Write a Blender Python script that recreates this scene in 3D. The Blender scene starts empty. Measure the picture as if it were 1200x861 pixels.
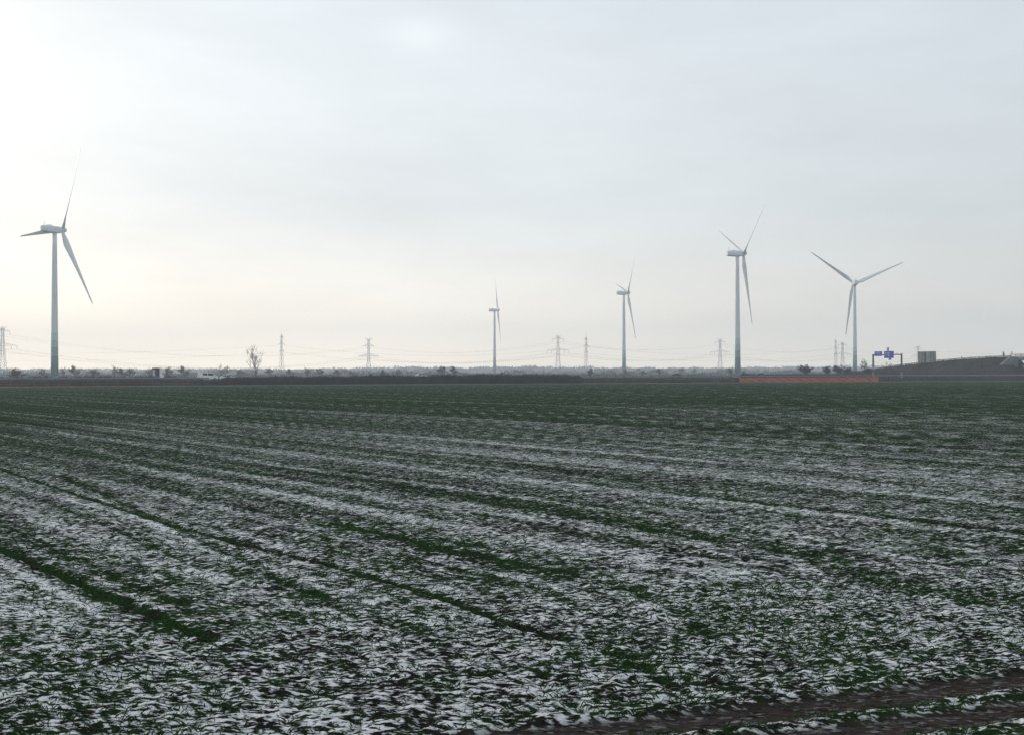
import bpy, math, random
import numpy as np
from mathutils import Matrix, Vector, Euler

S = bpy.context.scene
COL = S.collection
R = math.radians
random.seed(7)

# ------------------------------------------------------------------ camera
CAM_H = 3.4
FPX = 1167.0
cam_d = bpy.data.cameras.new('camera')
cam_d.sensor_width = 36.0
cam_d.lens = 36.0 * FPX / 1200.0
cam_d.clip_start = 0.1
cam_d.clip_end = 20000
cam = bpy.data.objects.new('camera', cam_d)
COL.objects.link(cam)
CAM_ROT = Euler((R(90) + math.atan(6.0 / FPX), 0, 0)).to_matrix() @ Matrix.Rotation(-0.0025, 3, 'Z')
cam.matrix_world = Matrix.Translation((0, 0, CAM_H)) @ CAM_ROT.to_4x4()
S.camera = cam

# ------------------------------------------------------------------ sky and sun
SUN_AZ, SUN_EL = -46.0, 15.0
sun_vec = Vector((math.sin(R(SUN_AZ)) * math.cos(R(SUN_EL)), math.cos(R(SUN_AZ)) * math.cos(R(SUN_EL)), math.sin(R(SUN_EL))))
W = bpy.data.worlds.new('World')
S.world = W
W.use_nodes = True
nt = W.node_tree
nt.nodes.clear()
N = lambda t: nt.nodes.new(t)
L = lambda a, b: nt.links.new(a, b)


def vmath(op, a, b=None):
    n = N('ShaderNodeVectorMath'); n.operation = op
    L(a, n.inputs[0])
    if b is not None:
        n.inputs[1].default_value = b
    return n


def smath(op, a, b, clamp=False):
    n = N('ShaderNodeMath'); n.operation = op; n.use_clamp = clamp
    for i, v in enumerate((a, b)):
        if isinstance(v, (int, float)):
            n.inputs[i].default_value = v
        elif v is not None:
            L(v, n.inputs[i])
    return n.outputs[0]


def smix(fac, a, b, blend='MIX'):
    n = N('ShaderNodeMix'); n.data_type = 'RGBA'; n.blend_type = blend
    if isinstance(fac, (int, float)):
        n.inputs[0].default_value = fac
    else:
        L(fac, n.inputs[0])
    for i, v in ((6, a), (7, b)):
        if isinstance(v, tuple):
            n.inputs[i].default_value = (*v, 1)
        else:
            L(v, n.inputs[i])
    return n.outputs[2]


sky = N('ShaderNodeTexSky'); sky.sky_type = 'NISHITA'; sky.sun_disc = False
sky.sun_elevation = R(SUN_EL); sky.sun_rotation = R(SUN_AZ); sky.dust_density = 4.0
tc = N('ShaderNodeTexCoord')
nrm = vmath('NORMALIZE', tc.outputs['Generated'])
d = nrm.outputs[0]
dot = vmath('DOT_PRODUCT', d, tuple(sun_vec)).outputs['Value']
dot = smath('MAXIMUM', dot, 0.0)
g_wide = smath('POWER', dot, 1.6)
g_tight = smath('POWER', dot, 14.0)
sep = N('ShaderNodeSeparateXYZ'); L(d, sep.inputs[0])
elev = smath('MAXIMUM', sep.outputs[2], 0.0)
K = 10.0
veil = smix(g_wide, (0.415 * K, 0.435 * K, 0.44 * K), (0.80 * K, 0.81 * K, 0.80 * K))
veil = smix(smath('MULTIPLY', g_tight, 0.08), veil, (1.1 * K, 1.07 * K, 1.0 * K))
# thin bluer veil higher up
up = smath('MULTIPLY', elev, 1.5, True)
veil = smix(up, veil, (0.545 * K, 0.625 * K, 0.70 * K))
band = smath('SUBTRACT', 1.0, smath('MULTIPLY', elev, 5.5, True), True)
band = smath('MULTIPLY', smath('MULTIPLY', band, band), smath('ADD', smath('MULTIPLY', g_wide, 0.75), 0.24))
veil = smix(band, veil, (1.85 * K, 1.52 * K, 1.14 * K))
# cloud streaks
mp = N('ShaderNodeMapping'); mp.inputs['Scale'].default_value = (1.4, 1.4, 6.0); mp.inputs['Rotation'].default_value = (0.05, 0.12, 0.3)
L(d, mp.inputs[0])
cn = N('ShaderNodeTexNoise'); cn.inputs['Scale'].default_value = 1.6; cn.inputs['Detail'].default_value = 5; cn.inputs['Roughness'].default_value = 0.55
L(mp.outputs[0], cn.inputs[0])
cr = N('ShaderNodeMapRange'); cr.inputs[1].default_value = 0.35; cr.inputs[2].default_value = 0.7; cr.inputs[3].default_value = 0.93; cr.inputs[4].default_value = 1.09
L(cn.outputs[0], cr.inputs[0])
vs = N('ShaderNodeVectorMath'); vs.operation = 'SCALE'; L(veil, vs.inputs[0]); L(cr.outputs[0], vs.inputs['Scale'])
# small soft brighter spot mixed into the sky colour
pd = (CAM_ROT @ Vector(((492 - 600) / FPX, (430.5 - 42) / FPX, -1))).normalized()
df = vmath('SUBTRACT', d, tuple(pd))
ml = vmath('MULTIPLY', df.outputs[0], (30, 30, 62)); ln = vmath('LENGTH', ml.outputs[0]).outputs['Value']
spot = smath('POWER', 2.718, smath('MULTIPLY', smath('MULTIPLY', ln, ln), -1.0))
spot = smath('MULTIPLY', spot, 0.15)
veil2 = smix(spot, vs.outputs[0], (1.15 * K, 1.15 * K, 1.15 * K))
skyc = smix(0.93, sky.outputs[0], veil2)
bg = N('ShaderNodeBackground'); bg.inputs['Strength'].default_value = 0.1
L(skyc, bg.inputs[0])
wo = N('ShaderNodeOutputWorld'); L(bg.outputs[0], wo.inputs[0])

sun_d = bpy.data.lights.new('sun', 'SUN'); sun_d.energy = 0.9; sun_d.angle = R(12); sun_d.color = (1.0, 0.94, 0.84)
sun = bpy.data.objects.new('sun', sun_d); COL.objects.link(sun)
sun.rotation_euler = sun_vec.to_track_quat('Z', 'Y').to_euler()

S.view_settings.view_transform = 'Standard'
S.view_settings.look = 'None'
S.view_settings.gamma = 1.0
S.view_settings.exposure = 0.50
S.render.engine = 'CYCLES'
S.cycles.use_denoising = True
S.cycles.denoiser = 'OPENIMAGEDENOISE'
S.cycles.denoising_input_passes = 'RGB_ALBEDO_NORMAL'
S.cycles.denoising_prefilter = 'NONE'
S.cycles.use_adaptive_sampling = False
S.cycles.max_bounces = 6
S.cycles.volume_bounces = 1
S.cycles.transparent_max_bounces = 8

# ------------------------------------------------------------------ geometry helpers
HX, HY = 0.959, 0.2835          # direction along motorway, headland track and railway


def at(px, py, t):
    """point on the sight line of a photograph pixel at depth t (metres north of the camera)"""
    v = CAM_ROT @ Vector(((px - 600) / FPX, (430.5 - py) / FPX, -1))
    v = v * (t / v.y)
    return Vector((v.x, v.y, v.z + CAM_H))


def hor(px):
    v = CAM_ROT.inverted() @ Vector(((px - 600) / FPX, 1, 0))
    return 430.5 - FPX * v.y / (-v.z)


def depth(px, v):
    k = (px - 600) / FPX
    return v / (HX - HY * k)


def col(px, v, z=0.0):
    t = depth(px, v)
    return Vector(((px - 600) / FPX * t, t, z))


def wv(w, v, z=0.0):
    return Vector((w * HX - v * HY, w * HY + v * HX, z))


def wof(px, v):
    p = col(px, v)
    return p.x * HX + p.y * HY


ROADANG = math.atan2(HY, HX)


class MB:
    def __init__(self):
        self.v = []; self.f = []

    def add(self, vs, fs):
        o = len(self.v)
        self.v += [tuple(p) for p in vs]
        self.f += [tuple(i + o for i in f) for f in fs]
        return self

    def box(self, c, s, rot=0.0):
        cx, cy, cz = c; sx, sy, sz = s[0] / 2, s[1] / 2, s[2] / 2
        ca, sa = math.cos(rot), math.sin(rot)
        vs = []
        for dz in (-sz, sz):
            for dx, dy in ((-sx, -sy), (sx, -sy), (sx, sy), (-sx, sy)):
                vs.append((cx + dx * ca - dy * sa, cy + dx * sa + dy * ca, cz + dz))
        return self.add(vs, [(3, 2, 1, 0), (4, 5, 6, 7), (0, 1, 5, 4), (1, 2, 6, 5), (2, 3, 7, 6), (3, 0, 4, 7)])

    def tube(self, pts, rad, n=6, cap=True):
        pts = [Vector(p) for p in pts]
        rad = rad if isinstance(rad, (list, tuple)) else [rad] * len(pts)
        vs = []; prev = None
        for i, p in enumerate(pts):
            a = pts[max(i - 1, 0)]; b = pts[min(i + 1, len(pts) - 1)]
            t = (b - a).normalized()
            if prev is None:
                u = t.orthogonal().normalized()
            else:
                u = (prev - t * prev.dot(t))
                u = u.normalized() if u.length > 1e-6 else t.orthogonal().normalized()
            prev = u
            w = t.cross(u)
            for k in range(n):
                a_ = 2 * math.pi * k / n
                vs.append(p + (u * math.cos(a_) + w * math.sin(a_)) * rad[i])
        fs = []
        for i in range(len(pts) - 1):
            for k in range(n):
                k2 = (k + 1) % n
                fs.append((i * n + k, i * n + k2, (i + 1) * n + k2, (i + 1) * n + k))
        if cap:
            fs.append(tuple(range(n - 1, -1, -1)))
            m = (len(pts) - 1) * n
            fs.append(tuple(range(m, m + n)))
        return self.add(vs, fs)

    def loft(self, rings):
        n = len(rings[0]); vs = [p for r in rings for p in r]; fs = []
        for i in range(len(rings) - 1):
            for k in range(n):
                k2 = (k + 1) % n
                fs.append((i * n + k, i * n + k2, (i + 1) * n + k2, (i + 1) * n + k))
        fs.append(tuple(range(n - 1, -1, -1)))
        m = (len(rings) - 1) * n
        fs.append(tuple(range(m, m + n)))
        return self.add(vs, fs)

    def build(self, name, mat, parent=None, smooth=False, loc=None):
        me = bpy.data.meshes.new(name)
        me.from_pydata(self.v, [], self.f)
        me.materials.append(mat)
        if smooth:
            me.polygons.foreach_set('use_smooth', [True] * len(me.polygons))
        me.update()
        o = bpy.data.objects.new(name, me)
        COL.objects.link(o)
        if parent is not None:
            o.parent = parent
        if loc is not None:
            o.location = loc
        return o


def tag(o, label=None, cat=None, group=None, kind=None):
    if label: o['label'] = label
    if cat: o['category'] = cat
    if group: o['group'] = group
    if kind: o['kind'] = kind
    return o


def thing(name, label, cat, loc=(0, 0, 0), rotz=0.0, group=None):
    o = bpy.data.objects.new(name, None)
    o.empty_display_size = 1
    COL.objects.link(o)
    o.location = loc; o.rotation_euler = (0, 0, rotz)
    return tag(o, label, cat, group)


def kids(o):
    return [c for c in COL.objects if c.parent == o]


def copy_tree(o, parent=None):
    c = o.copy(); COL.objects.link(c)
    if parent is not None:
        c.parent = parent
    for ch in kids(o):
        copy_tree(ch, c)
    return c


# ------------------------------------------------------------------ materials
def mat(name, c, rough=0.8, spec=0.3, var=0.0, vscale=1.0, metal=0.0, c2=None, bump=0.0, trans=0.0):
    m = bpy.data.materials.new(name); m.use_nodes = True
    t = m.node_tree; b = t.nodes['Principled BSDF']
    b.inputs['Roughness'].default_value = rough
    b.inputs['Specular IOR Level'].default_value = spec
    b.inputs['Metallic'].default_value = metal
    b.inputs['Base Color'].default_value = (*c, 1)
    co = t.nodes.new('ShaderNodeTexCoord')
    n = t.nodes.new('ShaderNodeTexNoise'); n.inputs['Scale'].default_value = vscale; n.inputs['Detail'].default_value = 5; n.inputs['Roughness'].default_value = 0.65
    t.links.new(co.outputs['Object'], n.inputs[0])
    r = t.nodes.new('ShaderNodeValToRGB')
    r.color_ramp.elements[0].position = 0.33; r.color_ramp.elements[1].position = 0.68
    ca = tuple(max(0, x * (1 - var)) for x in c) if c2 is None else c
    cb = tuple(min(1, x * (1 + var)) for x in c) if c2 is None else c2
    r.color_ramp.elements[0].color = (*ca, 1); r.color_ramp.elements[1].color = (*cb, 1)
    t.links.new(n.outputs[0], r.inputs[0]); t.links.new(r.outputs[0], b.inputs['Base Color'])
    if bump:
        bp = t.nodes.new('ShaderNodeBump'); bp.inputs['Strength'].default_value = bump; bp.inputs['Distance'].default_value = 0.1
        t.links.new(n.outputs[0], bp.inputs['Height']); t.links.new(bp.outputs[0], b.inputs['Normal'])
    return m


M = {
    'white_paint': mat('turbine_white_paint', (0.74, 0.76, 0.77), 0.45, 0.4, 0.04, 0.3),
    'bark': mat('bark', (0.075, 0.06, 0.055), 0.9, 0.1, 0.3, 3),
    'twig': mat('bare_twigs', (0.05, 0.042, 0.045), 0.9, 0.1, 0.3, 0.6),
    'twig_red': mat('reddish_twigs', (0.12, 0.06, 0.05), 0.9, 0.1, 0.3, 0.6),
    'hedge': mat('hedge_twigs', (0.040, 0.031, 0.041), 0.95, 0.05, 0.4, 0.35),
    'scrub': mat('dry_scrub', (0.062, 0.044, 0.038), 0.95, 0.05, 0.55, 0.12),
    'verge': mat('pale_dry_grass', (0.12, 0.13, 0.11), 0.95, 0.05, 0.25, 0.4),
    'bank': mat('embankment_soil', (0.025, 0.026, 0.022), 0.95, 0.05, 0, 0.15, c2=(0.065, 0.052, 0.045)),
    'bankfoot': mat('embankment_foot_grass', (0.05, 0.055, 0.055), 0.95, 0.05, 0.3, 0.2),
    'asphalt': mat('asphalt', (0.05, 0.05, 0.053), 1.0, 0.05, 0.2, 0.5),
    'line': mat('road_line_paint', (0.7, 0.7, 0.68), 0.7, 0.2, 0.08, 2),
    'steel': mat('galvanised_steel', (0.17, 0.18, 0.19), 0.5, 0.5, 0.12, 1.0, 0.3),
    'pylon': mat('pylon_grey_steel', (0.22, 0.23, 0.25), 0.6, 0.4, 0.15, 0.5),
    'cable': mat('cable_aluminium', (0.20, 0.21, 0.225), 0.6, 0.4, 0.1, 0.5),
    'dark_steel': mat('weathered_dark_steel', (0.07, 0.06, 0.065), 0.6, 0.4, 0.2, 0.7),
    'wood': mat('weathered_post_wood', (0.10, 0.085, 0.075), 0.9, 0.1, 0.3, 2),
    'orange': mat('orange_net', (0.46, 0.135, 0.075), 0.8, 0.2, 0.16, 0.6),
    'concrete': mat('pale_concrete', (0.34, 0.35, 0.33), 0.9, 0.2, 0.2, 0.6),
    'concrete_dark': mat('stained_concrete', (0.16, 0.17, 0.17), 0.9, 0.2, 0.3, 0.6),
    'barrier': mat('blue_grey_concrete', (0.06, 0.072, 0.09), 0.9, 0.1, 0.25, 0.4),
    'blue': mat('sign_blue', (0.012, 0.06, 0.38), 0.5, 0.4, 0.1, 1),
    'sign_white': mat('sign_white', (0.55, 0.6, 0.68), 0.5, 0.4, 0.05, 1),
    'sign_grey': mat('sign_back_grey', (0.25, 0.26, 0.32), 0.6, 0.4, 0.1, 1),
    'car_white': mat('white_car_paint', (0.75, 0.75, 0.70), 0.3, 0.5, 0.03, 0.5),
    'car_dark': mat('dark_car_paint', (0.03, 0.032, 0.045), 0.3, 0.5, 0.05, 0.5),
    'glass': mat('dark_vehicle_glass', (0.02, 0.026, 0.032), 0.12, 0.6, 0.05, 0.5),
    'rubber': mat('tyre_rubber', (0.02, 0.02, 0.02), 0.9, 0.2, 0.2, 2),
    'lamp_red': mat('tail_lamp_red', (0.35, 0.02, 0.02), 0.3, 0.5, 0.05, 2),
    'lorry_navy': mat('lorry_navy_door', (0.03, 0.04, 0.11), 0.4, 0.4, 0.15, 1),
    'lorry_blue': mat('lorry_blue_panel', (0.05, 0.13, 0.42), 0.4, 0.4, 0.1, 1),
    'lorry_pink': mat('lorry_pale_pink_panel', (0.60, 0.45, 0.47), 0.4, 0.4, 0.1, 1),
    'lorry_green': mat('lorry_dark_green_panel', (0.09, 0.11, 0.09), 0.4, 0.4, 0.1, 1),
    'tarp': mat('grey_tarpaulin', (0.25, 0.24, 0.22), 0.7, 0.3, 0.3, 0.8),
    'tarp_pale': mat('pale_grey_tarpaulin', (0.36, 0.35, 0.33), 0.7, 0.3, 0.2, 0.6),
    'woods': mat('far_bare_woods', (0.045, 0.047, 0.052), 0.95, 0.05, 0.25, 0.01),
    'insulator': mat('insulator_glass', (0.10, 0.09, 0.09), 0.4, 0.5, 0.1, 2),
    'wheat': mat('winter_wheat_leaf', (0.012, 0.038, 0.007), 0.9, 0.05, 0, 0.8, c2=(0.030, 0.075, 0.016)),
}


def tower_material():
    m = bpy.data.materials.new('turbine_tower_paint'); m.use_nodes = True
    t = m.node_tree; b = t.nodes['Principled BSDF']; b.inputs['Roughness'].default_value = 0.45
    co = t.nodes.new('ShaderNodeTexCoord'); s = t.nodes.new('ShaderNodeSeparateXYZ')
    t.links.new(co.outputs['Object'], s.inputs[0])
    q = t.nodes.new('ShaderNodeMath'); q.operation = 'DIVIDE'; q.inputs[1].default_value = 80
    t.links.new(s.outputs[2], q.inputs[0])
    r = t.nodes.new('ShaderNodeValToRGB'); r.color_ramp.interpolation = 'CONSTANT'
    e = r.color_ramp.elements
    e[0].position = 0; e[0].color = (0.15, 0.24, 0.26, 1)
    e[1].position = 0.16; e[1].color = (0.26, 0.38, 0.35, 1)
    for p, c in ((0.215, (0.42, 0.54, 0.50)), (0.265, (0.58, 0.66, 0.63)), (0.31, (0.74, 0.76, 0.77))):
        x = e.new(p); x.color = (*c, 1)
    t.links.new(q.outputs[0], r.inputs[0])
    n = t.nodes.new('ShaderNodeTexNoise'); n.inputs['Scale'].default_value = 0.4
    t.links.new(co.outputs['Object'], n.inputs[0])
    mx = t.nodes.new('ShaderNodeMix'); mx.data_type = 'RGBA'; mx.blend_type = 'MULTIPLY'; mx.inputs[0].default_value = 0.12
    t.links.new(r.outputs[0], mx.inputs[6]); t.links.new(n.outputs[1], mx.inputs[7])
    t.links.new(mx.outputs[2], b.inputs['Base Color'])
    return m


M['tower'] = tower_material()

# ------------------------------------------------------------------ numpy noise


def vnoise(x, y, seed=0):
    xi = np.floor(x).astype(np.int64); yi = np.floor(y).astype(np.int64)
    xf = x - xi; yf = y - yi
    xf = xf * xf * (3 - 2 * xf); yf = yf * yf * (3 - 2 * yf)

    def h(a, b):
        n = (a * 374761393 + b * 668265263 + seed * 1442695041) & 0xffffffff
        n = ((n ^ (n >> 13)) * 1274126177) & 0xffffffff
        n = n ^ (n >> 16)
        return (n & 0xffff) / 65535.0
    a = h(xi, yi); b = h(xi + 1, yi); c = h(xi, yi + 1); dd = h(xi + 1, yi + 1)
    return (a * (1 - xf) + b * xf) * (1 - yf) + (c * (1 - xf) + dd * xf) * yf


def fbm(x, y, seed=0, oct=3, gain=0.5):
    s = 0; a = 1; tot = 0
    for i in range(oct):
        s = s + a * vnoise(x * 2 ** i, y * 2 ** i, seed + i * 17)
        tot += a; a *= gain
    return s / tot


# ------------------------------------------------------------------ the field
def gp(px, py):
    v = CAM_ROT @ Vector(((px - 600) / FPX, (430.5 - py) / FPX, -1))
    s = -CAM_H / v.z
    return (v.x * s, v.y * s)


# tramlines of bare soil and thick wheat: pixel polyline, half width in metres, strength
TRACKS = [
    ([(-260, 520), (0, 641), (100, 686), (215, 735), (250, 750)], 0.20, 1.0),
    ([(-300, 470), (0, 549), (195, 613), (300, 640), (391, 662), (517, 699), (610, 733), (664, 748)], 0.17, 1.0),
    ([(73, 557), (210, 618), (342, 684), (390, 702)], 0.34, 0.55),
    ([(88, 518), (250, 545), (391, 567), (547, 582)], 0.9, 0.40),
    ([(391, 552), (547, 582), (700, 606), (791, 626), (960, 652), (1060, 684), (1200, 700)], 0.75, 0.62),
    ([(400, 615), (547, 648), (713, 680), (781, 706), (830, 742)], 0.30, 0.6),
    ([(560, 600), (700, 630), (840, 652)], 0.28, 0.4),
    ([(690, 753), (752, 777), (800, 810)], 0.25, 0.5),
    ([(0, 505), (300, 540), (520, 566)], 0.35, 0.35),
    ([(330, 500), (700, 520), (1000, 560), (1200, 585)], 0.55, 0.38),
    ([(500, 486), (900, 507), (1200, 530)], 0.8, 0.35),
    ([(850, 500), (1020, 510), (1200, 522)], 0.5, 0.45),
    ([(100, 472), (500, 490), (900, 535)], 0.9, 0.25),
    ([(560, 535), (900, 590), (1200, 625)], 0.4, 0.35),
    ([(180, 592), (260, 622), (330, 650)], 0.2, 0.35),
    ([(60, 590), (150, 626), (240, 668)], 0.16, 0.4),
]
# snow ridges lying beside the tramlines
RIDGES = [
    ([(0, 655), (50, 680), (110, 715)], 0.10, 0.6),
    ([(195, 598), (330, 637), (470, 668), (560, 700)], 0.12, 0.5),
    ([(60, 500), (160, 545), (330, 600), (480, 640)], 0.14, 0.35),
    ([(110, 582), (240, 640), (310, 668)], 0.10, 0.6),
    ([(600, 560), (800, 600), (1000, 640)], 0.25, 0.3),
    ([(700, 672), (760, 696), (790, 720)], 0.5, 0.35),
]


def seg_dist(x, y, poly):
    pts = [gp(*p) for p in poly]
    best = np.full(x.shape, 1e9)
    for (ax, ay), (bx, by) in zip(pts[:-1], pts[1:]):
        dx, dy = bx - ax, by - ay
        t = np.clip(((x - ax) * dx + (y - ay) * dy) / (dx * dx + dy * dy), 0, 1)
        best = np.minimum(best, np.hypot(x - ax - t * dx, y - ay - t * dy))
    return best


RUTS = [(11.86 * CAM_H / 4.5, 0.26), (10.86 * CAM_H / 4.5, 0.24)]


def field_values(x, y):
    r = np.hypot(x, y)
    vv = -x * HY + y * HX
    ww = x * HX + y * HY
    uu = x * 0.75 + y * 0.661
    ll = -x * 0.661 + y * 0.75
    snow = np.interp(r, [0, 14, 28, 50, 75, 110, 160, 230, 300], [0.55, 0.54, 0.47, 0.385, 0.275, 0.17, 0.12, 0.09, 0.08])
    uw = uu + 0.12 * (vnoise(ll / 25, uu / 25, 5) - 0.5)
    head = np.clip((17.5 - vv) / 4.0, 0, 1)
    streak = fbm(uw / 0.55, ll / 30, 11, 3, 0.65) - 0.5
    streak2 = fbm(uw / 2.4, ll / 80, 12, 2, 0.6) - 0.5
    hstreak = fbm(vv / 0.5, ww / 8, 21, 3, 0.6) - 0.5
    patch = fbm(x / 5, y / 7, 31, 3, 0.55) - 0.5
    snow = snow + (0.88 * streak + 0.32 * streak2) * (1 - 0.75 * head) + 0.22 * hstreak * head + 0.11 * patch
    dark = np.zeros(x.shape)
    for poly, w, st in TRACKS:
        dd = seg_dist(x, y, poly)
        wob = (0.8 + 0.5 * vnoise(x / 0.5, y / 0.5, 41)) * (0.62 if w < 0.4 else 1.0)
        st = st * (0.55 + 0.6 * vnoise(uu / 3, ll / 6, 43) if st < 1 else 0.9 + 0.3 * vnoise(uu / 3, ll / 6, 43)) * (1.0 if w < 0.4 else 0.7)
        dark = np.maximum(dark, st * np.exp(-(dd / (w * 0.72 * wob)) ** 2))
    for poly, w, st in RIDGES:
        dd = seg_dist(x, y, poly)
        snow = snow + 0.3 * st * np.exp(-(dd / (w * 1.2)) ** 2)
    rut = np.zeros(x.shape)
    rw = vv + 0.10 * (vnoise(ww / 3, 0 * ww, 51) - 0.5) + 0.06 * (vnoise(ww / 0.4, vv / 0.3, 52) - 0.5)
    for v0, w in RUTS:
        rut = np.maximum(rut, 1 / (1 + np.exp((np.abs(rw - v0) - w) / 0.025)))
    snow = snow - 0.6 * dark
    green = 0.42 + 0.5 * (fbm(x / 1.3, y / 2.0, 61, 3, 0.6) - 0.5) + 0.04 * dark
    green = green + np.interp(r, [0, 40, 100, 300], [0.0, 0.08, 0.18, 0.16])
    return snow, green, rut, head, vv, ww, uu, ll, r, dark


def build_field():
    az = np.concatenate([np.arange(-180, -40, 7), np.arange(-40, -31, 0.6), np.arange(-31, 31, 0.115), np.arange(31, 40, 0.6), np.arange(40, 180, 7)])
    rr = [0.4, 2, 4, 6, 7.5, 8.3]
    while rr[-1] < 55:
        rr.append(rr[-1] + 1.45 * rr[-1] ** 2 / (CAM_H * FPX * 0.85))
    while rr[-1] < 2900:
        rr.append(rr[-1] * 1.022)
    rr = np.array(rr)
    A, Rr = np.meshgrid(np.radians(az), rr)
    x = (np.sin(A) * Rr).ravel(); y = (np.cos(A) * Rr).ravel()
    snow, green, rut, head, vv, ww, uu, ll, r, dark = field_values(x, y)
    fade = np.clip((60 - r) / 30, 0, 1)
    clod = (fbm(ww / 0.22, vv / 0.13, 71, 3, 0.6) - 0.5) * 0.085 * (0.35 + 0.65 * head) + (fbm(uu / 0.13, ll / 0.3, 72, 3, 0.6) - 0.5) * 0.07 * (1 - head)
    z = fade * (clod * (1 - 0.75 * rut) * 1.25 + 0.05 * (fbm(x / 2.2, y / 2.2, 73, 2) - 0.5) - 0.055 * rut - 0.04 * dark)
    nc, nr = len(az), len(rr)
    co = np.column_stack([x, y, z]).astype(np.float32)
    i = np.arange(nr - 1)[:, None] * nc
    j = np.arange(nc)[None, :]
    j2 = (j + 1) % nc
    quads = np.stack([i + j2, i + j, i + nc + j, i + nc + j2], -1).reshape(-1, 4)
    me = bpy.data.meshes.new('field')
    me.vertices.add(len(co)); me.vertices.foreach_set('co', co.ravel())
    me.loops.add(quads.size); me.loops.foreach_set('vertex_index', quads.astype(np.int32).ravel())
    me.polygons.add(len(quads)); me.polygons.foreach_set('loop_start', np.arange(0, quads.size, 4, dtype=np.int32))
    me.update(calc_edges=True); me.validate()
    far = np.clip((vv - 280) / 2, 0, 1)
    for nme, arr in (('snow', snow), ('green', green), ('rut', rut), ('head', head), ('beyond', far)):
        a = me.attributes.new(nme, 'FLOAT', 'POINT')
        a.data.foreach_set('value', arr.astype(np.float32))
    me.polygons.foreach_set('use_smooth', [True] * len(me.polygons))
    m = bpy.data.materials.new('snowy_winter_wheat_field'); m.use_nodes = True
    t = m.node_tree; b = t.nodes['Principled BSDF']
    LN = t.links.new

    def nn(ty): return t.nodes.new(ty)

    def attr(n):
        a = nn('ShaderNodeAttribute'); a.attribute_name = n; return a.outputs['Fac']

    def math_(op, a, b_, clamp=False):
        q = nn('ShaderNodeMath'); q.operation = op; q.use_clamp = clamp
        for k_, v in enumerate((a, b_)):
            if isinstance(v, (int, float)): q.inputs[k_].default_value = v
            else: LN(v, q.inputs[k_])
        return q.outputs[0]

    def mixf(f, a, b_):
        q = nn('ShaderNodeMix'); q.data_type = 'FLOAT'
        LN(f, q.inputs[0])
        for k_, v in ((2, a), (3, b_)):
            if isinstance(v, (int, float)): q.inputs[k_].default_value = v
            else: LN(v, q.inputs[k_])
        return q.outputs[0]

    def mixc(f, a, b_):
        q = nn('ShaderNodeMix'); q.data_type = 'RGBA'
        LN(f, q.inputs[0])
        for k_, v in ((6, a), (7, b_)):
            if isinstance(v, tuple): q.inputs[k_].default_value = (*v, 1)
            else: LN(v, q.inputs[k_])
        return q.outputs[2]
    co_ = nn('ShaderNodeTexCoord')

    def noise(rot, scale, detail, rough, dist=0.0):
        mp_ = nn('ShaderNodeMapping'); mp_.inputs['Rotation'].default_value = (0, 0, rot); mp_.inputs['Scale'].default_value = (*scale, 1)
        LN(co_.outputs['Object'], mp_.inputs[0])
        n_ = nn('ShaderNodeTexNoise'); n_.noise_dimensions = '2D'; n_.inputs['Scale'].default_value = 1; n_.inputs['Detail'].default_value = detail; n_.inputs['Roughness'].default_value = rough
        n_.inputs['Distortion'].default_value = dist
        LN(mp_.outputs[0], n_.inputs[0]); return n_.outputs[0]
    # headland: clods drawn out along the track; field: along the drilled rows
    nh = noise(-ROADANG, (7.0, 17), 3, 0.6)
    nf = noise(-math.atan2(0.75, -0.661), (6.0, 15.0), 3, 0.62)
    nb = noise(-ROADANG, (1.6, 2.6), 4, 0.65)
    hd = attr('head')
    gn0 = math_('MULTIPLY', math_('SUBTRACT', noise(-ROADANG, (4, 16), 4, 0.7), 0.36), 5.0, True)
    n1 = mixf(hd, nf, nh)
    n1 = math_('ADD', math_('MULTIPLY', n1, 0.68), math_('MULTIPLY', nb, 0.32))
    # contrast stretch around 0.5
    nst = math_('ADD', math_('MULTIPLY', math_('SUBTRACT', n1, 0.5), 4.0), 0.5)
    sn = math_('ADD', nst, math_('SUBTRACT', attr('snow'), 1.0))       # > 0 where snow lies
    cover = math_('MULTIPLY', sn, 2.6, True)
    cover = math_('MULTIPLY', cover, math_('SUBTRACT', 1.0, math_('MULTIPLY', attr('rut'), mixf(gn0, 0.72, 1.0))))
    gn = noise(1.1, (2.3, 2.3), 5, 0.7)
    gsel = math_('MULTIPLY', math_('SUBTRACT', math_('ADD', gn, attr('green')), 0.80), 4.0, True)
    fine = noise(0.7, (14, 14), 3, 0.7)
    soil = mixc(fine, (0.006, 0.005, 0.005), (0.022, 0.017, 0.016))
    grn = mixc(fine, (0.007, 0.018, 0.005), (0.021, 0.046, 0.013))
    base = mixc(gsel, soil, grn)
    rutc = mixc(gn0, (0.014, 0.011, 0.010), (0.046, 0.036, 0.031))
    base = mixc(attr('rut'), base, rutc)
    snowc = mixc(fine, (0.50, 0.49, 0.485), (0.84, 0.825, 0.81))
    c_ = mixc(cover, base, snowc)
    c_ = mixc(attr('beyond'), c_, (0.03, 0.035, 0.03))
    LN(c_, b.inputs['Base Color'])
    b.inputs['Roughness'].default_value = 1.0
    b.inputs['Specular IOR Level'].default_value = 0.0
    bp = nn('ShaderNodeBump'); bp.inputs['Strength'].default_value = 0.6; bp.inputs['Distance'].default_value = 0.06
    hgt = math_('ADD', nst, math_('MULTIPLY', fine, 0.4))
    LN(hgt, bp.inputs['Height']); LN(bp.outputs[0], b.inputs['Normal'])
    me.materials.append(m)
    o = bpy.data.objects.new('field', me); COL.objects.link(o)
    tag(o, 'flat field of young winter wheat streaked with thin snow and dark soil', None, None, 'structure')


build_field()


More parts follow.
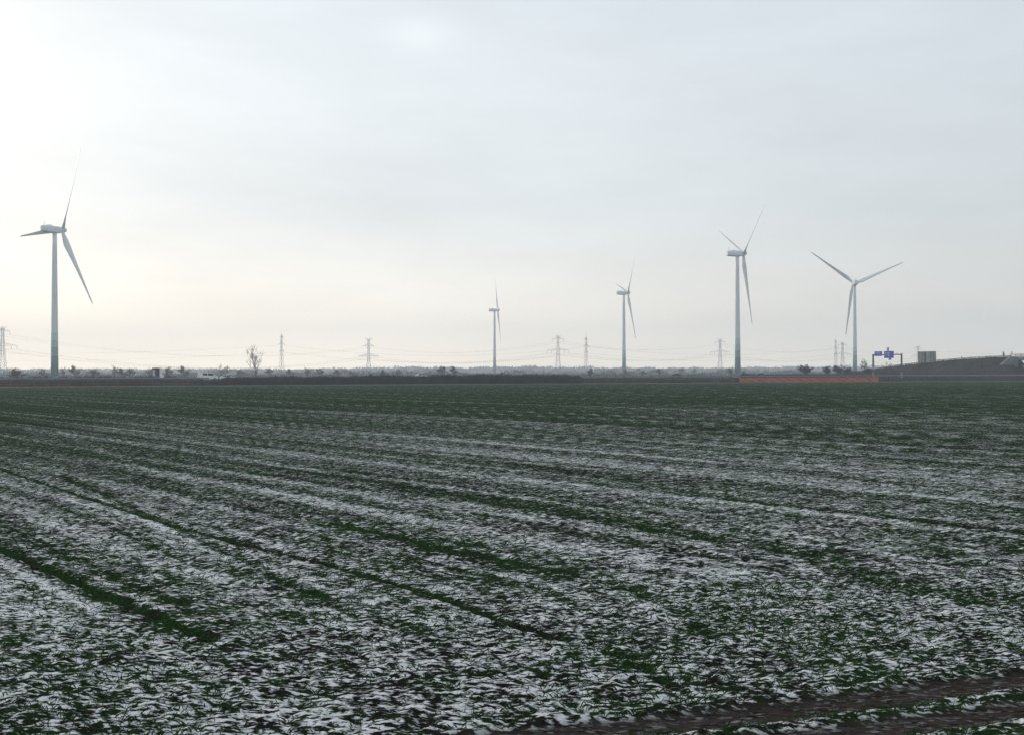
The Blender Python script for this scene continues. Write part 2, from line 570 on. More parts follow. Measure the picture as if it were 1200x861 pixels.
def blades_object(name, X, Y, Z, hgt, wid, lean, m, seed):
    """many narrow leaf faces in one mesh"""
    rng = np.random.default_rng(seed)
    n = len(X)
    a = rng.uniform(0, 2 * np.pi, n)
    la = rng.uniform(0, 2 * np.pi, n)
    dx, dy = np.cos(a) * wid / 2, np.sin(a) * wid / 2
    tx, ty = np.cos(la) * lean, np.sin(la) * lean
    P = np.empty((n, 4, 3), np.float32)
    P[:, 0] = np.column_stack([X - dx, Y - dy, Z - 0.02])
    P[:, 1] = np.column_stack([X + dx, Y + dy, Z - 0.02])
    P[:, 2] = np.column_stack([X + dx * 0.7 + tx * 0.5, Y + dy * 0.7 + ty * 0.5, Z + hgt * 0.65])
    P[:, 3] = np.column_stack([X + tx, Y + ty, Z + hgt])
    me = bpy.data.meshes.new(name)
    me.vertices.add(n * 4); me.vertices.foreach_set('co', P.ravel())
    me.loops.add(n * 4); me.loops.foreach_set('vertex_index', np.arange(n * 4, dtype=np.int32))
    me.polygons.add(n); me.polygons.foreach_set('loop_start', np.arange(0, n * 4, 4, dtype=np.int32))
    me.update(calc_edges=True); me.validate()
    me.materials.append(m)
    o = bpy.data.objects.new(name, me); COL.objects.link(o)
    return o


def wheat():
    rng = np.random.default_rng(3)
    n = 170000
    # density falls with distance so it stays even in the view
    r = 1 / rng.uniform(1 / 55, 1 / 8.6, n)
    a = np.radians(rng.uniform(-34, 34, n))
    x = r * np.sin(a); y = r * np.cos(a)
    # drilled rows 12.5 cm apart
    snow, green, rut, head, vv, ww, uu, ll, r_, dark = field_values(x, y)
    keep = (rng.uniform(0, 1, n) < np.clip(0.22 + 1.0 * (green - 0.42) + 0.35 * (0.55 - snow), 0.03, 0.6)) & (rut < 0.35)
    x, y, r = x[keep], y[keep], r[keep]
    n = len(x)
    h = rng.uniform(0.02, 0.05, n)
    wd = np.clip(0.005 + r * 0.0006, 0.01, 0.035) * rng.uniform(0.7, 1.3, n)
    o = blades_object('young_wheat', x, y, np.zeros(n), h, wd, rng.uniform(0.02, 0.10, n), M['wheat'], 4)
    tag(o, 'short green wheat shoots growing through the thin snow', 'wheat', None, 'stuff')


wheat()

# ------------------------------------------------------------------ verge, motorway embankment
VE = 281.0
ROAD_Z = 1.5
w0, w1 = wof(-420, 330), wof(1500, 330)


def strip(name, prof, m, wa=w0, wb=w1, label=None, n=60, jit=0.0, kind='structure'):
    b = MB(); rs = []
    rng = random.Random(name)
    for i in range(n + 1):
        w = wa + (wb - wa) * i / n
        row = []
        for (v, z) in prof:
            row.append(wv(w, v, z + (rng.uniform(-jit, jit) if jit else 0)))
        rs.append(row)
    vs = [p for r in rs for p in r]; k = len(prof); fs = []
    for i in range(n):
        for j in range(k - 1):
            fs.append((i * k + j, (i + 1) * k + j, (i + 1) * k + j + 1, i * k + j + 1))
    b.add(vs, fs)
    o = b.build(name, m)
    tag(o, label, None, None, kind)
    return o


strip('verge', [(VE - 0.6, 0.004), (VE + 0.3, 0.10), (VE + 3.5, 0.12), (VE + 3.9, 0.0)], M['verge'], label='pale dry grass strip along the far edge of the field', n=160, jit=0.02)
strip('motorway_bank', [(VE + 3.2, -0.1), (VE + 6, 0.6), (VE + 10, ROAD_Z - 0.05), (VE + 11.5, ROAD_Z), (VE + 42, ROAD_Z), (VE + 50, -0.2)], M['bank'], label='low brown earth bank carrying the motorway', n=160, jit=0.03)
strip('motorway', [(VE + 12.5, ROAD_Z + 0.05), (VE + 24, ROAD_Z + 0.05)], M['asphalt'], label='asphalt carriageway on top of the low bank')
strip('motorway_far_lane', [(VE + 28, ROAD_Z + 0.05), (VE + 39.5, ROAD_Z + 0.05)], M['asphalt'], label='far asphalt carriageway')
for q in (VE + 12.9, VE + 23.5, VE + 28.4, VE + 39.1):
    strip('road_marking', [(q, ROAD_Z + 0.055), (q + 0.18, ROAD_Z + 0.055)], M['line'], label='white painted edge line on the asphalt', n=30)


def twig_strip(name, pxa, pxb, va, vb, n, hlo, hhi, wid, m, zf, lean, seed, top=None, ramp_px=None):
    rng = np.random.default_rng(seed)
    w = rng.uniform(wof(pxa, va), wof(pxb, va), n); v = rng.uniform(va, vb, n)
    x = w * HX - v * HY; y = w * HY + v * HX
    env = 0.72 + 0.55 * (fbm(w / 5.0, v * 0 + seed, seed, 3, 0.6) - 0.3)
    h = rng.uniform(hlo, hhi, n) * env
    if ramp_px: h = h * np.interp(w, [wof(q, va) for q, _ in ramp_px], [f for _, f in ramp_px])
    z = np.interp(v, [VE + 3.2, VE + 6, VE + 10, VE + 11.5], [0, 0.6, ROAD_Z - 0.05, ROAD_Z]) if zf else np.zeros(n)
    z = z + (rng.uniform(0, 1, n) ** 1.5 * h * 0.45 if top else 0)
    return blades_object(name, x, y, z, h, rng.uniform(wid * 0.5, wid * 1.4, n), rng.uniform(0, lean, n), m, seed + 1)


o = twig_strip('scrub', -60, 236, VE + 3.4, VE + 10.5, 18000, 0.25, 0.85, 0.09, M['scrub'], True, 0.35, 101)
tag(o, 'low dry brown scrub on the bank behind the left fence', 'scrub', None, 'stuff')
o = twig_strip('scrub', 688, 1300, VE + 3.4, VE + 10.5, 24000, 0.2, 0.7, 0.10, M['scrub'], True, 0.35, 103)
tag(o, 'low dry brown scrub on the bank to the right of the long hedge', 'scrub', None, 'stuff')
o = twig_strip('verge_grass', -60, 1300, VE - 0.8, VE + 3.3, 22000, 0.10, 0.38, 0.10, M['verge'], False, 0.15, 105)
tag(o, 'pale dry grass tufts along the far edge of the field', 'dry grass', None, 'stuff')
def low_bushes(pxa, pxb, v, seed, label):
    rng = np.random.default_rng(seed); n = 9000
    w = rng.uniform(wof(pxa, v), wof(pxb, v), n); vv_ = v + rng.uniform(-3, 3, n)
    top = 1.0 + 3.2 * np.clip((fbm(w / 3.5, w * 0 + seed, seed, 3, 0.6) - 0.3) * 2.2, 0, 1)
    oo = blades_object('scrub', w * HX - vv_ * HY, w * HY + vv_ * HX, rng.uniform(0, 1, n) * top * 0.6, rng.uniform(0.4, 1.1, n), rng.uniform(0.05, 0.13, n), rng.uniform(0, 0.6, n), M['twig'], seed + 1)
    tag(oo, label, 'scrub', None, 'stuff')


low_bushes(930, 1030, VE + 62, 121, 'low bare undergrowth beneath the bushes behind the orange net')
low_bushes(-20, 235, VE + 70, 123, 'thin bare undergrowth between the trees left of the van')
# long hedge with denser middle
hg = twig_strip('hedge', 228, 684, VE + 4.2, VE + 8.5, 52000, 0.75, 2.0, 0.12, M['hedge'], True, 0.7, 107, True, [(228, .3), (258, .4), (267, .95), (300, .85), (430, 1), (650, 1.08), (680, 1.0), (684, .8)])
tag(hg, 'long dark bare hedge stretching between the white van and the central turbines', 'hedge')

# ------------------------------------------------------------------ turbines


def blade_mesh(mb, az, pitch, Rb=46.0, sgn=1):
    """blade in rotor plane XZ (rotor axis +Y), az clockwise seen from behind"""
    dirv = Vector((math.sin(az), 0, math.cos(az)))
    tang = Vector((math.cos(az), 0, -math.sin(az)))
    ax = Vector((0, 1, 0))
    secs = [(0.9, 1.9, 1.9, 0), (2.2, 1.9, 1.8, 0), (4.5, 2.6, 1.35, .6), (7.5, 3.5, 0.9, 1), (10, 3.45, 0.72, 1), (16, 2.8, .5, .8), (24, 2.1, .34, .5),
            (32, 1.5, .22, .3), (40, 1.0, .14, .12), (44.8, .8, .1, .04), (Rb + 1, .12, .03, 0)]
    rings = []
    for (rr_, ch, th, tw) in secs:
        ang = pitch - tw * R(14)
        ang = -ang if False else ang
        c = tang * math.cos(ang) + ax * math.sin(ang)
        nrmv = -tang * math.sin(ang) + ax * math.cos(ang)
        cen = dirv * rr_ + ax * (rr_ * 0.012)
        off = 0.0 if ch == th else ch * 0.22
        ring = []
        for k in range(12):
            a_ = 2 * math.pi * k / 12
            ring.append(cen + c * (sgn * (math.cos(a_) * ch / 2 + off)) + nrmv * math.sin(a_) * th / 2)
        rings.append(ring)
    mb.loft(rings)


def turbine(px, hub_py, t, wind_az, rot_az, label, pitch=R(-16), sgn=1, Rb=46.0):
    hub = at(px, hub_py, t)
    H = 80.0
    base = Vector((hub.x, hub.y, hub.z - H))
    T = thing('wind_turbine', label, 'wind turbine', (hub.x, hub.y, 0), 0, 'wind turbines standing beyond the field')
    zz = hub.z
    n = 28
    rings = []
    for h in [0, 10, 20, 30, 40, 50, 60, 70, zz - 1.6]:
        rd = 1.95 - (1.95 - 1.12) * h / zz
        rings.append([(rd * math.cos(2 * math.pi * k / n), rd * math.sin(2 * math.pi * k / n), h) for k in range(n)])
    MB().loft(rings).build('tower', M['tower'], T, True)
    MB().tube([(0, 0, 0), (0, 0, 0.5)], 2.9, 20).build('foundation', M['concrete'], T)
    # nacelle along local +Y (rotor end), turned to the wind
    na = bpy.data.objects.new('nacelle', None)
    ang = -R(wind_az)
    # nacelle body: rounded box loft, rear at y=-7, front at y=3
    rg = []
    for (y, hw, hh, zc) in [(-7.0, 1.35, 1.35, 0.15), (-6.7, 1.6, 1.6, 0.1), (-3, 1.8, 1.85, 0.0), (1.5, 1.8, 1.85, 0.0), (2.7, 1.6, 1.6, 0.0), (3.2, 1.35, 1.35, 0.0)]:
        ring = []
        for k in range(20):
            a_ = 2 * math.pi * k / 20
            cx_, sx_ = math.cos(a_), math.sin(a_)
            e = 0.45
            ring.append((hw * math.copysign(abs(cx_) ** e, cx_), y, zc + hh * math.copysign(abs(sx_) ** e, sx_)))
        rg.append(ring)
    nb_ = MB().loft(rg).build('nacelle', M['white_paint'], T, False, (0, 0, zz))
    nb_.rotation_euler = (0, 0, ang)
    bpy.data.objects.remove(na)
    ms = MB()
    for xx in (-0.5, 0.6):
        ms.tube([(xx, -5.6, 1.7), (xx, -5.6, 3.6)], 0.05, 5)
        ms.box((xx, -5.6, 3.6), (0.4, 0.08, 0.12))
    ms.build('wind_mast', M['dark_steel'], nb_)
    MB().box((0, -3.0, 2.0), (2.2, 2.6, 0.5)).build('roof_hatch', M['white_paint'], nb_)
    # rotor: hub + 3 blades, tilted 5 degrees
    rot_m = Euler((R(5), 0, ang)).to_matrix().to_4x4()
    hubm = MB()
    rg = []
    for (y, rd) in [(0, 1.3), (0.4, 1.6), (1.8, 1.6), (2.6, 1.35), (3.3, 0.85), (3.6, 0.15)]:
        rg.append([(rd * math.cos(2 * math.pi * k / 16), y, rd * math.sin(2 * math.pi * k / 16)) for k in range(16)])
    hubm.loft(rg)
    off = Matrix.Translation((0, 0, zz)) @ rot_m @ Matrix.Translation((0, 3.1, 0))
    ho = hubm.build('rotor_hub', M['white_paint'], T, True)
    ho.matrix_local = off
    for k in range(3):
        mb = MB()
        blade_mesh(mb, R(rot_az + 120 * k), pitch, Rb, sgn)
        bo = mb.build('blade', M['white_paint'], T, True)
        bo.matrix_local = off @ Matrix.Translation((0, 1.2, 0))
    # entrance door and steps
    da = math.atan2(-hub.y, -hub.x) + 0.5
    MB().box((math.cos(da) * 1.93, math.sin(da) * 1.93, 2.3), (0.12, 0.9, 2.0), da).build('door', M['steel'], T)
    return T


def tdist(px, hub_py):
    return (80 - CAM_H) * FPX / (hor(px) - hub_py)


turbine(64, 269.5, tdist(64, 269.5), 37, 30.5, 'tallest wind turbine at the far left with one blade pointing sideways behind its housing')
turbine(579.5, 363.5, tdist(579, 363.5), 88, -30, 'smallest and most distant wind turbine above the right part of the long hedge')
turbine(731, 343.5, tdist(731, 343.5), 81, 46, 'small hazy wind turbine second from the left of the four on the right side')
turbine(864, 297.5, tdist(864, 297.5), 81, 56.5, 'wind turbine rising behind the left end of the orange net')
turbine(1001.5, 332, tdist(1001, 332), 6, 67, 'wind turbine seen from behind with blades spread like a letter y beside the motorway sign', Rb=44.6)

# ------------------------------------------------------------------ pylons and cables


def lattice(mb, prof, r=0.10, seg=None):
    """prof: list (z, halfwidth); four legs and X braces"""
    def c(z, h, q): return Vector(((h if q in (0, 3) else -h), (h if q in (0, 1) else -h), z))
    for (z0, h0), (z1, h1) in zip(prof[:-1], prof[1:]):
        for q in range(4):
            mb.tube([c(z0, h0, q), c(z1, h1, q)], r * 1.3, 4, False)
            q2 = (q + 1) % 4
            mb.tube([c(z0, h0, q), c(z1, h1, q2)], r * 0.7, 3, False)
            mb.tube([c(z0, h0, q2), c(z1, h1, q)], r * 0.7, 3, False)
            mb.tube([c(z1, h1, q), c(z1, h1, q2)], r * 0.7, 3, False)


def hw_at(prof, z):
    for (z0, h0), (z1, h1) in zip(prof[:-1], prof[1:]):
        if z <= z1:
            return h0 + (h1 - h0) * (z - z0) / (z1 - z0)
    return prof[-1][1]


def make_pylon(label, prof, arms, top_bar, insul, group, r=0.11):
    T = thing('electricity_pylon', label, 'pylon', (0, 0, 0), 0, group)
    b = MB(); lattice(b, prof, r)
    b.build('lattice_tower', M['pylon'], T)
    for (z, half, rise) in arms:
        for s in (-1, 1):
            a = MB(); h = hw_at(prof, z); h2 = hw_at(prof, z + rise)
            tip = Vector((s * half, 0, z + 0.15))
            for yy in (-1, 1):
                a.tube([(s * h, yy * h, z), tip], r, 4)
                a.tube([(s * h2, yy * h2, z + rise), tip], r * 0.8, 4)
                k = max(2, int(half / 2))
                for i in range(1, k):
                    f = i / k; g = (i - 0.5) / k
                    p0 = Vector((s * h, yy * h, z)).lerp(tip, f)
                    p1 = Vector((s * h2, yy * h2, z + rise)).lerp(tip, g)
                    a.tube([p0, p1], r * 0.6, 3)
            ao = a.build('cross_arm', M['pylon'], T)
            if insul:
                fr = [1.0, 0.55] if half > 8 else [1.0]
                for f in fr:
                    ib = MB(); x = s * (h + (half - h) * f)
                    ib.tube([(x, 0, z + 0.1), (x, 0, z - insul)], 0.14, 5)
                    ib.build('insulator', M['insulator'], ao)
    zt = prof[-1][0]
    t_ = MB()
    if top_bar:
        t_.tube([(-top_bar, 0, zt + 0.8), (top_bar, 0, zt + 0.8)], r, 4)
        for s in (-1, 1):
            t_.tube([(s * top_bar, 0, zt + 0.8), (s * 0.6, 0, zt - 2.2)], r * 0.8, 4)
    else:
        t_.tube([(0, 0, zt), (0, 0, zt + 4.5)], [r * 1.4, r * 0.5], 4)
    t_.build('earth_wire_peak', M['pylon'], T)
    return T


PB = [(0, 3.6), (7, 2.9), (14, 2.2), (20, 1.7), (24.5, 1.45), (28.5, 1.3), (32.5, 1.15), (36.5, 1.0), (40.5, 0.95), (44.2, 0.9)]
GA = 'wide pylons of the nearer power line'
A_ARMS = [(28.3, 12.3, 2.4), (41.0, 6.3, 1.8)]
pyA = make_pylon('', PB, A_ARMS, 3.0, 3.2, GA)
PT = [(0, 4.2), (6, 3.4), (12, 2.5), (18, 1.6), (22, 1.35), (26, 1.2), (30, 1.1), (34, 1.0), (38, 0.9), (44.2, 0.85)]
T_ARMS = [(23.6, 12.0, 3.0), (36.2, 6.2, 3.0)]
pyT = make_pylon('', PT, T_ARMS, 4.0, 1.2, GA, 0.24)
PS = [(0, 2.4), (6, 1.9), (12, 1.5), (18, 1.2), (24, 0.95), (30, 0.8), (36, 0.65), (40.6, 0.5)]
B_ARMS = [(24.8, 2.6, 1.0), (31.5, 3.6, 1.2), (38.2, 2.1, 1.0)]
GB = 'slender pylons of the farther power line'
pyB = make_pylon('', PS, B_ARMS, 0, 1.0, GB, 0.065)


def place_pylons(proto_of, spec, group):
    out = []; used = set()
    pts = [at(px, hor(px), t) for (px, t, *_q) in spec]
    for i, s in enumerate(spec):
        p = pts[i]
        a = pts[max(i - 1, 0)]; c = pts[min(i + 1, len(pts) - 1)]
        dirv = (c - a)
        rz = math.atan2(dirv.y, dirv.x) - math.pi / 2
        if len(s) > 4 and s[4] is not None: rz = s[4]
        pr = proto_of(s)
        if pr.name in used:
            o_ = copy_tree(pr)
        else:
            o_ = pr; used.add(pr.name)
        o_.location = (p.x, p.y, 0); o_.rotation_euler = (0, 0, rz)
        tag(o_, s[2], 'pylon', group)
        out.append((Vector((p.x, p.y, 0)), rz, s[3]))
    return out


def pd_(px, top): return (45 - CAM_H) * FPX / (hor(px) - top)


A_SPEC = [
    (-420, 800, 'wide lattice pylon out of the picture beyond the left edge', 'A', None),
    (3, pd_(3, 383), 'hazy lattice pylon cut by the left edge of the picture', 'A', 0.10),
    (432, pd_(432, 397), 'dark heavy pylon with two tapered arms above the middle of the hedge', 'T', 0.12),
    (654, pd_(654, 393), 'grey pylon with hanging insulators between the two small central turbines', 'A', 0.05),
    (844, pd_(844, 397), 'faint wide pylon just left of the turbine at the orange net', 'A', 0.05),
    (987.5, pd_(987, 401), 'very faint wide pylon close left of the turbine seen from behind', 'A', 0.15),
    (1076, pd_(1076, 405), 'palest pylon beside the grey box trailer on the ramp', 'A', 0.3),
    (1420, 1900, 'wide lattice pylon out of the picture beyond the right edge', 'A', None),
]
PA = place_pylons(lambda s: pyT if s[3] == 'T' else pyA, A_SPEC, GA)
B_SPEC = [
    (-260, 930, 'slender lattice pylon out of the picture beyond the left edge', 'B', None),
    (330, pd_(330, 387), 'slender pylon right of the tall bare tree', 'B', 0.9),
    (687, pd_(687, 390), 'slender needle like pylon near the right end of the hedge', 'B', 0.8),
    (979.5, pd_(980, 394), 'slender pylon left of the turbine seen from behind', 'B', 0.8),
    (1400, 1500, 'slender lattice pylon out of the picture beyond the right edge', 'B', None),
]
PB_ = place_pylons(lambda s: pyB, B_SPEC, GB)


def cables(P, att_of, sags, labels, group, rad, names):
    for i in range(len(P) - 1):
        (p, rz, k), (q, rz2, k2) = P[i], P[i + 1]
        for ci, (ap, aq) in enumerate(zip(att_of(k), att_of(k2))):
            def wp(b, r_, a): return b + Vector((a[0] * math.cos(r_), a[0] * math.sin(r_), a[1]))
            a, c = wp(p, rz, ap), wp(q, rz2, aq)
            pts = []
            for j in range(25):
                f = j / 24
                pt = a.lerp(c, f); pt.z -= sags[i] * 4 * f * (1 - f)
                pts.append(pt)
            o_ = MB().tube(pts, rad, 4).build('power_cable', M['cable'])
            tag(o_, names[ci] + ' ' + labels[i], 'cable', group)


def attA(k):
    ins = 3.2 if k == 'A' else 1.2
    arms = A_ARMS if k == 'A' else T_ARMS
    out = []
    for (z, half, _r) in arms:
        for s in (-1, 1):
            out.append((s * half, z - ins))
            if half > 8: out.append((s * (1.4 + (half - 1.4) * 0.55), z - ins))
    return out


cables(PA, attA, [9, 15, 9.5, 8, 8, 8, 8],
       ['cable leaving the picture left of the leftmost pylon',
        'cable sagging from leftmost pylon to dark heavy pylon',
        'cable from dark heavy pylon to the grey central pylon',
        'cable between pylons on either side of second small turbine',
        'cable between the two faint wide pylons around the net turbine',
        'cable behind the turbine seen from behind and motorway sign',
        'cable running right from the palest pylon'], 'conductors of the nearer power line', 0.055,
       ['lower outer far', 'lower inner far', 'lower outer near', 'lower inner near', 'upper far', 'upper near'])
cables(PB_, lambda k: [(-2.6, 23.8), (2.6, 23.8), (3.6, 30.5), (-3.6, 30.5)], [8, 10, 8, 9],
       ['cable reaching the slender pylon by the tall bare tree from the left',
        'cable from slender pylon by tall tree to needle like one',
        'cable from needle like pylon to the rightmost slender one',
        'cable running right from the rightmost slender pylon'], 'conductors of the farther power line', 0.035,
       ['lower far', 'lower near', 'upper near', 'upper far'])

# ------------------------------------------------------------------ bare trees


def grow(seed, H, spread, trunk_f, levels, dens, up=0.5, twig_r=0.036):
    rng = random.Random(seed)
    tr = MB(); cr_ = MB()

    def branch(p, dirv, length, rad, lvl):
        n = 4 if lvl < 2 else 3
        pts = [p.copy()]; rads = [rad]
        q = p.copy(); dd = dirv.copy()
        for i in range(n):
            dd = (dd + Vector((rng.gauss(0, .16), rng.gauss(0, .16), rng.gauss(0.06, .12)))).normalized()
            q = q + dd * length / n
            pts.append(q.copy()); rads.append(max(rad * (1 - 0.62 * (i + 1) / n), twig_r * 0.6))
        (tr if lvl <= 1 else cr_).tube(pts, rads, 5 if lvl <= 1 else 3, lvl <= 1)
        if lvl >= levels: return
        k = dens if lvl > 0 else dens + 4
        for j in range(k):
            f = rng.uniform(trunk_f if lvl == 0 else 0.25, 1.0)
            idx = min(int(f * n), n - 1)
            fr = f * n - idx
            bp_ = pts[idx].lerp(pts[idx + 1], fr)
            a_ = rng.uniform(0, 2 * math.pi)
            base = (pts[idx + 1] - pts[idx]).normalized()
            side = Vector((math.cos(a_), math.sin(a_), 0))
            nd = (base * rng.uniform(0.35, 0.9) + side * spread * rng.uniform(0.6, 1.1) + Vector((0, 0, up * 0.5))).normalized()
            branch(bp_, nd, length * rng.uniform(0.5, 0.8) * (1.2 - 0.5 * f), max(rads[idx] * 0.5, twig_r), lvl + 1)

    branch(Vector((0, 0, -0.1)), Vector((0, 0, 1)), H * 0.62, H * 0.026, 0)
    return tr, cr_


def make_tree(name, seed, H, spread, tf, levels, dens, up, m, tw=0.036):
    T = thing(name, '', 'tree')
    tr, cr_ = grow(seed, H, spread, tf, levels, dens, up, tw)
    tr.build('trunk', M['bark'], T); cr_.build('crown', m, T)
    return T


tree_protos = {
    'tall': make_tree('bare_tree', 11, 10.0, 0.6, 0.25, 4, 4, 1.1, M['bark'], 0.02),
    'round': make_tree('bare_tree', 23, 6.0, 0.95, 0.3, 4, 4, 0.7, M['twig']),
    'round2': make_tree('bare_tree', 37, 6.0, 0.8, 0.35, 4, 4, 0.8, M['twig']),
    'airy': make_tree('bare_tree', 41, 6.0, 0.9, 0.25, 4, 3, 0.8, M['twig']),
    'dense': make_tree('bare_bush', 53, 4.0, 0.9, 0.05, 4, 5, 0.8, M['twig']),
    'red': make_tree('bare_tree', 67, 5.0, 1.0, 0.35, 4, 6, 0.5, M['twig_red']),
}
PH = {'tall': 10.0, 'round': 6.0, 'round2': 6.0, 'airy': 6.0, 'dense': 4.0, 'red': 5.0}
used_t = set()


def measure(o_):
    return max(v.co.z for c in kids(o_) for v in c.data.vertices)


PH = {k: measure(v) for k, v in tree_protos.items()}


def tree(kind, px, top, t, label, group, wide=1.0, rz=None, base=0.0):
    pr = tree_protos[kind]
    if kind in used_t: o_ = copy_tree(pr)
    else: o_ = pr; used_t.add(kind)
    p = at(px, top, t)
    s = (p.z - base) / PH[kind]
    o_.location = (p.x, p.y, base)
    wide *= {'tall': 1.0, 'dense': 1.5 if top > 420 else 1.1}.get(kind, 1.15)
    o_.scale = (s * wide, s * wide, s)
    o_.rotation_euler = (0, 0, random.uniform(0, 6.28) if rz is None else rz)
    tag(o_, label, 'tree' if kind != 'dense' else 'bush', group)
    return o_


GT = 'bare trees along the motorway'
LB = 'left of the tall bare tree'
tree('tall', 301, 403, 430, 'tall bare tree standing alone above the left end of the hedge', GT, 0.8, 0.6)
tree('red', 22, 431, 400, 'dense reddish round tree between the leftmost pylon and the tallest turbine', GT, 1.25)
tree('round', 46, 432, 520, 'pale hazy tree close left of the tallest turbine', GT, 1.0)
tree('airy', 75, 428, 430, 'thin young tree close right of the tallest turbine', GT, 0.55)
tree('round2', 90, 426.5, 420, 'darker spiky tree second to the right of the tallest turbine', GT, 0.9)
tree('round', 113, 432, 500, 'low wide hazy tree third to the right of the tallest turbine', GT, 1.3)
tree('airy', 134, 427, 470, 'pale tree on the left of the group left of the lorry', GT, 0.9)
tree('round2', 146, 430, 440, 'forked dark tree in the middle of the group left of the lorry', GT, 1.2)
tree('round', 155, 431, 470, 'round tree on the right of the group left of the lorry', GT, 1.0)
tree('airy', 175, 430, 450, 'thin tree half hidden behind the left side of the lorry', GT, 0.9)
tree('round', 197, 429, 450, 'tree right of the colourful lorry', GT, 0.9)
tree('round2', 218, 427, 430, 'round topped bare tree left of the white van', GT, 1.0)
tree('airy', 260, 426, 440, 'broad airy tree behind the front of the white van', GT, 1.2)
tree('round', 281, 432, 600, 'small hazy tree between the broad airy tree and the tall one', GT, 1.3)
tree('round', 318, 431, 620, 'small hazy tree close right of the tall bare tree', GT, 1.4)
tree('round2', 342, 431, 560, 'hazy tree right of the slender pylon above the hedge', GT, 1.2)
tree('airy', 359, 429, 480, 'bare tree above the hedge halfway between slender and heavy pylons', GT, 1.1)
tree('round', 379, 431, 560, 'second hazy tree left of the dark heavy pylon', GT, 1.3)
tree('round2', 397, 432, 560, 'hazy tree next left of the dark heavy pylon', GT, 1.3)
tree('airy', 414, 433, 500, 'low dark tree at the left foot of the dark heavy pylon', GT, 1.3)
tree('round2', 447, 432, 470, 'small spreading tree at the right foot of the dark heavy pylon', GT, 1.0)
tree('airy', 466, 431, 460, 'thin branching tree left of the broad pair above the hedge', GT, 0.9)
tree('round', 514, 428, 500, 'left one of the broad pair of trees above the hedge', GT, 1.1)
tree('round2', 533, 428, 500, 'right one of the broad pair of trees above the hedge', GT, 1.2)
tree('airy', 588, 434, 450, 'tiny tree at the foot of the smallest turbine', GT, 1.0)
tree('round', 689, 431, 420, 'small round crowned tree under the needle like pylon', GT, 0.8)
tree('round2', 735, 432, 700, 'hazy tree at the foot of the second small turbine', GT, 1.2)
tree('round', 753, 433, 600, 'darker round tree right of the second small turbine', GT, 1.1)
tree('round2', 773, 431, 620, 'hazy tree left of the dark car', GT, 1.2)
tree('round', 796, 430, 900, 'taller hazy tree behind the dark car', GT, 1.3)
tree('round2', 812, 431, 1000, 'distant pale tree right of the dark car', GT, 1.3)
tree('airy', 857, 428, 460, 'thin leafless tree touching the left side of the turbine at the net', GT, 0.9)
tree('round', 872, 434, 450, 'low tree right of the turbine base at the net', GT, 1.0)
GBU = 'bare bushes behind the orange net'
tree('dense', 944, 426.5, 440, 'dense round bush above the middle of the orange net', GBU, 1.0, 0.3, 1.0)
tree('dense', 967, 428, 440, 'tall twiggy bush left of the slender pylon above the net', GBU, 0.75, 2.0, 1.0)
tree('dense', 980, 427, 450, 'broad bush in front of the slender pylon', GBU, 0.9, 1.1, 1.0)
tree('dense', 994, 429, 450, 'low bush at the left foot of the turbine seen from behind', GBU, 0.9, 4.0, 1.0)
tree('airy', 1013, 419, 450, 'tall hazy twiggy tree between the turbine and the motorway sign', GBU, 0.75, 2.2, 1.0)
tree('dense', 1019, 430, 440, 'bush at the left post of the motorway sign', GBU, 1.0, 5.0, 1.0)
tree('airy', 1040, 423, 460, 'small bare tree under the blue sign panels', GBU, 0.8, 0.4, 1.0)
tree('airy', 1031, 429, 450, 'thin bush left of the small tree under the sign', GBU, 0.8, 3.4, 1.0)
for (px, top, lab) in ((1127, 417, 'small leafless shrub on the ramp crest right of the trailer'), (1138, 417, 'second small leafless shrub on the ramp crest'),
                       (1176, 411, 'taller thin shrub on the ramp crest before the bridge')):
    tree('dense', px, top, 425, lab, 'shrubs on the ramp crest', 0.22, None, 8.0)

# tall far woodland: one mass at the horizon
rng = np.random.default_rng(77)
n = 90000
ax_ = rng.uniform(-1650, 1650, n)
dep = rng.uniform(2300, 2560, n)
topz = 4.5 + 19 * fbm(ax_ / 26.0, dep / 90.0, 201, 4, 0.6) + 5 * (vnoise(ax_ / 260.0, ax_ * 0, 203) - 0.5)
topz = topz * np.interp(ax_, [-1300, -500, 200, 1100], [1.0, 0.95, 1.05, 0.95])
zz = rng.uniform(0, 1, n) ** 0.75 * topz * 0.9
wo_ = blades_object('far_woodland', ax_, dep, zz, rng.uniform(1.2, 3.4, n), rng.uniform(1.4, 3.6, n), rng.uniform(0, 1.6, n), M['woods'], 78)
tag(wo_, 'blue grey band of distant leafless woodland along the horizon', 'woodland', None, 'stuff')

for (dep0, hh, nb_, sd, lab, wdt) in ((640, 3.2, 20000, 301, 'low dark bare hedgerow standing beyond the motorway', 520), (900, 6.0, 34000, 303, 'hazy scrubby hedgerow between motorway and woodland', 800), (1450, 9.0, 42000, 305, 'grey line of hazy copses in front of the woodland', 1150)):
    rng = np.random.default_rng(sd)
    hx = rng.uniform(-wdt, wdt, nb_); hy = dep0 + 0.12 * hx + rng.uniform(-8, 8, nb_)
    tz = hh * (0.30 + 1.1 * np.clip((fbm(hx / (dep0 / 55.0), hx * 0 + sd, sd, 4, 0.6) - 0.38) * 3.2, 0, 1) * (0.6 + 0.6 * vnoise(hx / 2.5, hx * 0, sd)))
    k_ = rng.uniform(0, 1, nb_)
    oo = blades_object('hedgerow', hx, hy, k_ * tz * 0.7, rng.uniform(0.3, 0.9, nb_) * hh * 0.35, rng.uniform(0.15, 0.5, nb_) * dep0 / 640, rng.uniform(0, 0.5, nb_), M['woods'], sd + 1)
    tag(oo, lab, 'hedgerow', None, 'stuff')

# ------------------------------------------------------------------ fences, guard rails


